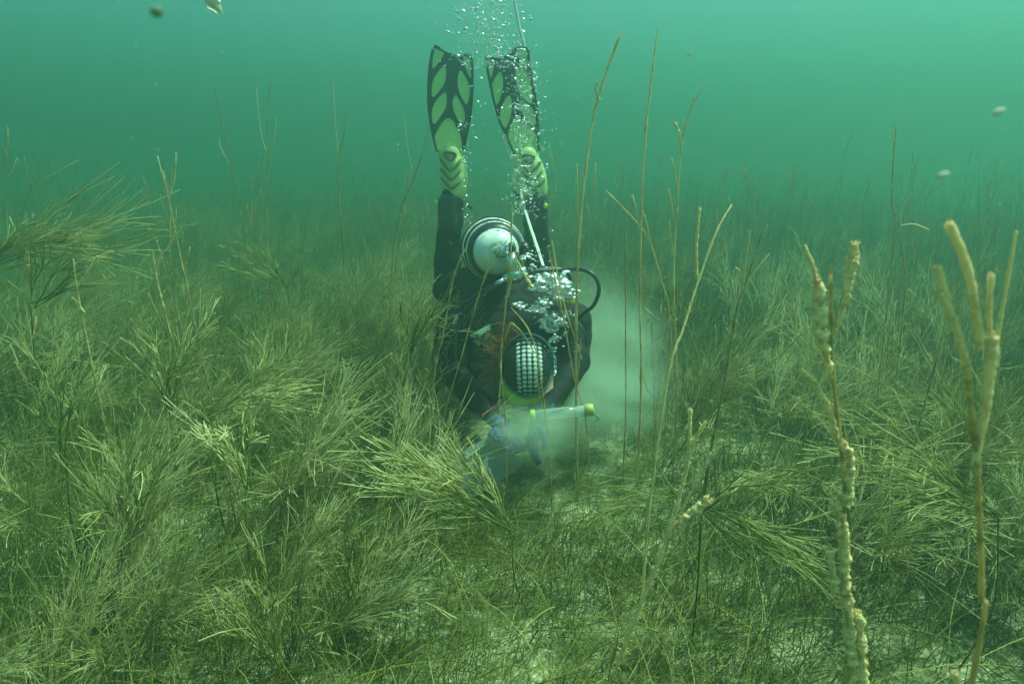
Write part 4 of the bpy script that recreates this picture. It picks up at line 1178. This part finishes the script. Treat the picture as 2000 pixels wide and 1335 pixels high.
A("beaded_weed", 1.15, [(1195, 1330), (1255, 1170), (1300, 1060), (1335, 940), (1350, 880), (1378, 820)], .0040, .0026, [
    ([(1338, 930), (1346, 880), (1348, 798)], .0024, .0034, .6), ([(1330, 1000), (1366, 930), (1410, 858)], .0028, .0038, .7),
    ([(1300, 1060), (1340, 1010), (1384, 975)], .0034, .0068, .9)],
  "leaning crusted stem with four fingers, bottom centre right of the sand", 17, tint=(.75, .85), rs=1.15)
A("tall_weed_stem", 2.0, [(1385, 900), (1412, 760), (1440, 600), (1455, 560), (1490, 450)], .0040, .0016, [
    ([(1448, 580), (1458, 500), (1466, 450)], .0020, .0014, .3), ([(1448, 570), (1475, 530), (1503, 495)], .0020, .0018, .4), ([(1450, 560), (1444, 530), (1436, 522)], .0016, .0020, .6)],
  "dark olive stem forking into three points right of centre", 18, tint=(.1, .35), rs=1.33)
A("tall_weed_stem", 2.02, [(990, 980), (988, 830), (978, 720), (985, 620), (996, 520), (1000, 400)], .0021, .0018, [
    ([(986, 660), (994, 640), (998, 630)], .0014, .0022, .6), ([(992, 580), (1004, 520), (1008, 480)], .0020, .0018, .5),
    ([(1006, 500), (1020, 530), (1040, 562)], .0014, .0042, .9), ([(990, 880), (976, 800), (977, 745)], .0016, .0020, .4)],
  "thin pale stem crossing in front of the tank and the cap", 19, rs=1.19)
A("tall_weed_stem", 2.05, [(862, 840), (900, 700), (940, 560), (965, 490)], .0020, .0013, [([(944, 552), (966, 500), (990, 470)], .0012, .0014, .4)],
  "thin stem slanting up right across the diver's left arm to the tank", 20, rs=1.17)
A("tall_weed_stem", 2.1, [(845, 760), (866, 650), (882, 560), (893, 520), (912, 480)], .0018, .0018, [], "slanting stem left of the tank in front of the vest", 21, rs=1.20)
A("tall_weed_stem", 2.02, [(1075, 900), (1064, 800), (1050, 700), (1030, 640), (998, 600)], .0018, .0014, [([(1045, 690), (1020, 650), (1000, 630)], .0012, .0024, .3), ([(1060, 800), (1050, 745), (1052, 715)], .0012, .0020, .5)],
  "thin stem bending left in front of the dotted cap", 22, rs=1.19)
A("tall_weed_stem", 2.3, [(1222, 800), (1222, 620), (1224, 420)], .0020, .0012, [], "straight dark stem right of the silt cloud", 23, tint=(.15, .4), rs=1.21)
A("tall_weed_stem", 2.1, [(1128, 940), (1124, 800), (1135, 660)], .0018, .0016, [], "short thin stem just right of the level tube", 24, tint=(.2, .4), rs=1.11)
A("tall_weed_stem", 2.1, [(1148, 860), (1140, 800), (1122, 740), (1100, 620), (1072, 490)], .0020, .0016, [([(1110, 640), (1085, 580), (1072, 520)], .0013, .0016, .4)], "thin brown stem slanting left across the churned air", 25, rs=1.11)
A("tall_weed_stem", 1.9, [(435, 880), (400, 720), (365, 560), (340, 440), (325, 370)], .0024, .0013, [], "dark speckled stem leaning left above the left thicket", 26, tint=(.1, .5))
A("tall_weed_stem", 1.9, [(360, 760), (325, 620), (305, 540), (298, 490)], .0024, .0024, [([(306, 512), (330, 480), (355, 445)], .0014, .0016, .4), ([(303, 515), (292, 516), (296, 530)], .0014, .0014, .4)],
  "crusted stem with a bent side branch, left of the dark speckled one", 27, tint=(.3, .7))
A("tall_weed_stem", 1.8, [(190, 760), (165, 640), (150, 560), (143, 505)], .0026, .0016, [([(152, 560), (172, 530), (192, 500)], .0022, .0030, .7), ([(165, 610), (150, 590), (140, 580)], .0022, .0020, .7)],
  "short stem with beaded Y-shaped tip at the far left", 28, tint=(.3, .7))
A("tall_weed_stem", 3.0, [(470, 420), (452, 330), (435, 250), (418, 170)], .0022, .0014, [([(452, 330), (432, 290), (428, 270)], .0022, .0016, .3)], "dark hazy stem high in the left water", 29, tint=(.1, .25))
A("tall_weed_stem", 3.0, [(520, 420), (524, 300), (522, 220), (530, 150)], .0020, .0013, [([(524, 320), (536, 270), (540, 230)], .0018, .0014, .3), ([(522, 300), (510, 260), (500, 170)], .0018, .0014, .3)],
  "hazy forked stem standing between the left stems and the fins", 30, tint=(.2, .4))
A("tall_weed_stem", 3.1, [(665, 420), (660, 330), (672, 260), (680, 195)], .0028, .0016, [([(662, 320), (655, 240), (650, 150)], .0018, .0014, .3)], "hazy pair of fine stems left of the fins", 31, tint=(.2, .4))
A("tall_weed_stem", 2.6, [(770, 480), (808, 350), (822, 310), (840, 240)], .0022, .0014, [([(808, 350), (795, 280), (790, 230)], .0014, .0010, .3)], "thin stem curving up beside the left fin", 32, tint=(.3, .4))
A("tall_weed_stem", 2.3, [(1745, 480), (1742, 400), (1744, 330), (1751, 238)], .0024, .0020, [([(1744, 330), (1745, 280), (1738, 255)], .0016, .0014, .3)], "hazy stem with a small fork at upper right", 33, tint=(.2, .5))
A("tall_weed_stem", 2.1, [(1765, 600), (1762, 480), (1755, 430)], .0018, .0020, [([(1760, 440), (1785, 438), (1814, 448)], .0018, .0026, .4), ([(1757, 460), (1762, 410), (1778, 380)], .0014, .0014, .3)],
  "stem with a twig snapped over level, left of the blurred forked stem", 34, tint=(.2, .5))
A("tall_weed_stem", 1.6, [(1745, 1050), (1790, 850), (1830, 700), (1848, 620)], .0024, .0016, [], "dark bare stem leaning right, behind the two foreground stems", 35, tint=(.1, .3))
A("tall_weed_stem", 1.7, [(1562, 900), (1590, 780), (1622, 660), (1650, 560)], .0020, .0014, [], "dark thin stem slanting behind the cream beaded stem", 36, tint=(.1, .3))
A("tall_weed_stem", 1.3, [(1200, 640), (1222, 500), (1205, 430), (1182, 372)], .0016, .0016, [([(1215, 480), (1204, 440), (1196, 400)], .0012, .0014, .4)], "pale twig bending left behind the hose loop", 37, tint=(.5, .6)) if False else None
A("tall_weed_stem", 2.4, [(1310, 640), (1290, 540), (1268, 470), (1240, 430), (1184, 372)], .0022, .0018, [([(1270, 470), (1262, 430), (1255, 410)], .0014, .0018, .5)], "pale stem bending left between the two tallest stems", 38, tint=(.5, .7))

# the fans of crusted twigs one recognises
def fan(name, Y, foot, tips, label, seed, n=16, rad=.0018, spread=14, tint=.55, dy=.08):
    n = max(4, int(n * .8)); rad *= .78; tint += .08
    """foot (px,py) on the stalk, tips: (px,py) the ends its main twigs reach"""
    r = np.random.default_rng(seed); f = P(*foot, Y); g = float(ground_z(np.array([f.x]), np.array([f.y]))[0])
    base = Vector((f.x + r.uniform(-.05, .05), f.y + .05, g)); root = empty(name, base); s = Strands(); stalk = smooth_path([Vector((0, 0, -.01)), (f - base) * .5 + Vector((r.uniform(-.04, .04), -.02, 0)), f - base], 12)
    s.add(stalk[None], np.linspace(rad * 1.6, rad * 1.2, 12)[None], 6, np.linspace(.0, tint - .2, 12)[None]); link("stalk", s.mesh("stalk"), MAT_PLUME, root)
    s = Strands(); P1, R1, T1, P2, R2, T2 = [], [], [], [], [], []
    f0 = np.array(f - base)
    for tx, ty in list(tips) + [((tips[i][0] + tips[i - 1][0]) / 2 + 8, (tips[i][1] + tips[i - 1][1]) / 2 + 6) for i in range(1, len(tips))]:
        t = np.array(P(tx, ty, Y + r.normal(0, dy)) - base); d = t - f0; L0 = np.linalg.norm(d)
        limb = smooth_path([f0 + r.normal(0, .006, 3), f0 + d * .35 + np.array([0, 0, .06 * L0]) + r.normal(0, .03 * L0, 3), f0 + d * .7 + np.array([0, 0, .07 * L0]) + r.normal(0, .04 * L0, 3), t], 16)
        P1.append(limb); R1.append(np.linspace(rad * 1.05, rad * .85, 16)); T1.append(np.linspace(tint - .35, tint + .1, 16))
        for k in range(n):
            i0 = int(r.integers(2, 14)); st = limb[i0]; tg = limb[i0 + 1] - limb[i0 - 1]; tg /= np.linalg.norm(tg)
            dv = tg + r.normal(0, .17, 3) + np.array([0, 0, .05]); dv /= np.linalg.norm(dv); L = L0 * (.15 + .6 * r.random() ** 1.3) * (1.15 - .03 * i0)
            q = branch_pts(st, dv, L, 16, tg * r.uniform(-.1, .25) + r.normal(0, .2, 3), .08, r); tt = tint + r.uniform(-.2, .25)
            P1.append(q); R1.append(np.linspace(rad * .75, rad * .85, 16) * (1 + .18 * r.standard_normal(16).clip(-1, 2))); T1.append(np.linspace(tt - .2, tt + .15, 16))
            for j in range(2 + (L > .10)):
                i1 = int(r.integers(3, 12)); dd = q[i1 + 1] - q[i1 - 1]; dv = dd / np.linalg.norm(dd) + r.normal(0, .17, 3)
                P2.append(branch_pts(q[i1], dv / np.linalg.norm(dv), L * r.uniform(.35, .85), 6, r.normal(0, .08, 3), .03, r)); R2.append(np.linspace(rad * .7, rad * .8, 6)); T2.append(np.linspace(tt, tt + .2, 6))
    s.add(np.array(P1), np.array(R1), 5, np.array(T1)); s.add(np.array(P2), np.array(R2), 4, np.array(T2)); V, F, T = s.arrays()
    link("twigs", np_mesh("twigs", V + r.normal(0, rad * .12, V.shape), F, T), MAT_PLUME, root)
    tag(root, label, "water plant"); return root
fan("feathery_weed", 1.45, (1000, 1040), [(760, 880), (800, 930), (735, 955), (850, 905), (900, 880), (945, 930)], "pale fan of crusted twigs spreading up left in front of the slate", 51, 9, .0019, 18, .6)
fan("feathery_weed", 1.75, (395, 820), [(545, 745), (550, 775), (540, 800), (500, 740)], "pale brush of weed swept to the right in the left thicket", 52, 13, .0019, 12, .62)
fan("feathery_weed", 1.8, (330, 800), [(300, 680), (250, 700), (370, 650), (410, 640), (350, 720)], "upright pale bush of twigs in the middle of the left thicket", 53, 10, .0018, 22, .55)
fan("feathery_weed", 1.5, (480, 960), [(385, 830), (420, 840), (500, 850), (475, 830)], "bare pale twigs with blunt tips below the swept brush", 54, 5, .0026, 14, .75)
fan("feathery_weed", 2.4, (-70, 540), [(90, 440), (150, 450), (60, 470), (200, 465), (210, 500), (130, 480)], "big blurred-looking fan sweeping right at the far left horizon", 55, 12, .0018, 14, .5)
fan("feathery_weed", 2.3, (60, 600), [(160, 540), (120, 500), (175, 570)], "olive fan lower down at the left edge, below the big one", 56, 9, .0018, 16, .35)
fan("feathery_weed", 1.35, (1370, 990), [(1600, 1150), (1560, 1060), (1580, 1110), (1470, 1130), (1520, 950), (1560, 920)], "olive fan arching right and down behind the cream beaded stem", 57, 9, .0017, 20, .4)
fan("feathery_weed", 1.6, (1360, 985), [(1190, 950), (1200, 990), (1150, 1010), (1240, 940)], "thin yellowish fan reaching left towards the sand", 58, 6, .0013, 14, .4)
fan("feathery_weed", 1.2, (1950, 1010), [(1700, 850), (1730, 900), (1700, 930), (1780, 960), (1740, 1000)], "olive fan spreading left behind the blurred forked stem", 59, 9, .0015, 20, .4)
fan("feathery_weed", 1.25, (560, 1330), [(430, 1150), (470, 1190), (520, 1130), (600, 1110), (690, 1180), (640, 1230), (420, 1230)], "crusted bush at the bottom edge, left of the sand", 60, 8, .0018, 26, .45)
fan("feathery_weed", 1.35, (700, 1190), [(640, 1080), (700, 1060), (590, 1120), (740, 1100)], "small olive fan left of the bare sand patch", 61, 7, .0014, 16, .35)
fan("feathery_weed", 2.6, (1330, 640), [(1290, 590), (1340, 570), (1260, 630), (1380, 600)], "hazy fan beyond the leaning crusted stem", 62, 8, .0016, 14, .45)
fan("feathery_weed", 2.2, (800, 690), [(850, 600), (870, 640), (830, 570), (780, 600), (860, 620)], "olive brush leaning onto the diver's left shoulder", 63, 9, .0015, 12, .4)
fan("feathery_weed", 2.9, (560, 560), [(470, 500), (500, 490), (530, 520), (460, 540)], "hazy fan leaning left beyond the left thicket", 64, 10, .0017, 12, .45)
fan("feathery_weed", 1.7, (130, 900), [(60, 700), (100, 740), (190, 760), (30, 780)], "long sparse twigs standing at the left edge of the thicket", 65, 7, .0020, 20, .45)
fan("feathery_weed", 1.5, (260, 1050), [(200, 900), (260, 880), (330, 900), (160, 960), (300, 960)], "bushy crusted weed under the left thicket, low left", 66, 8, .0019, 22, .5)
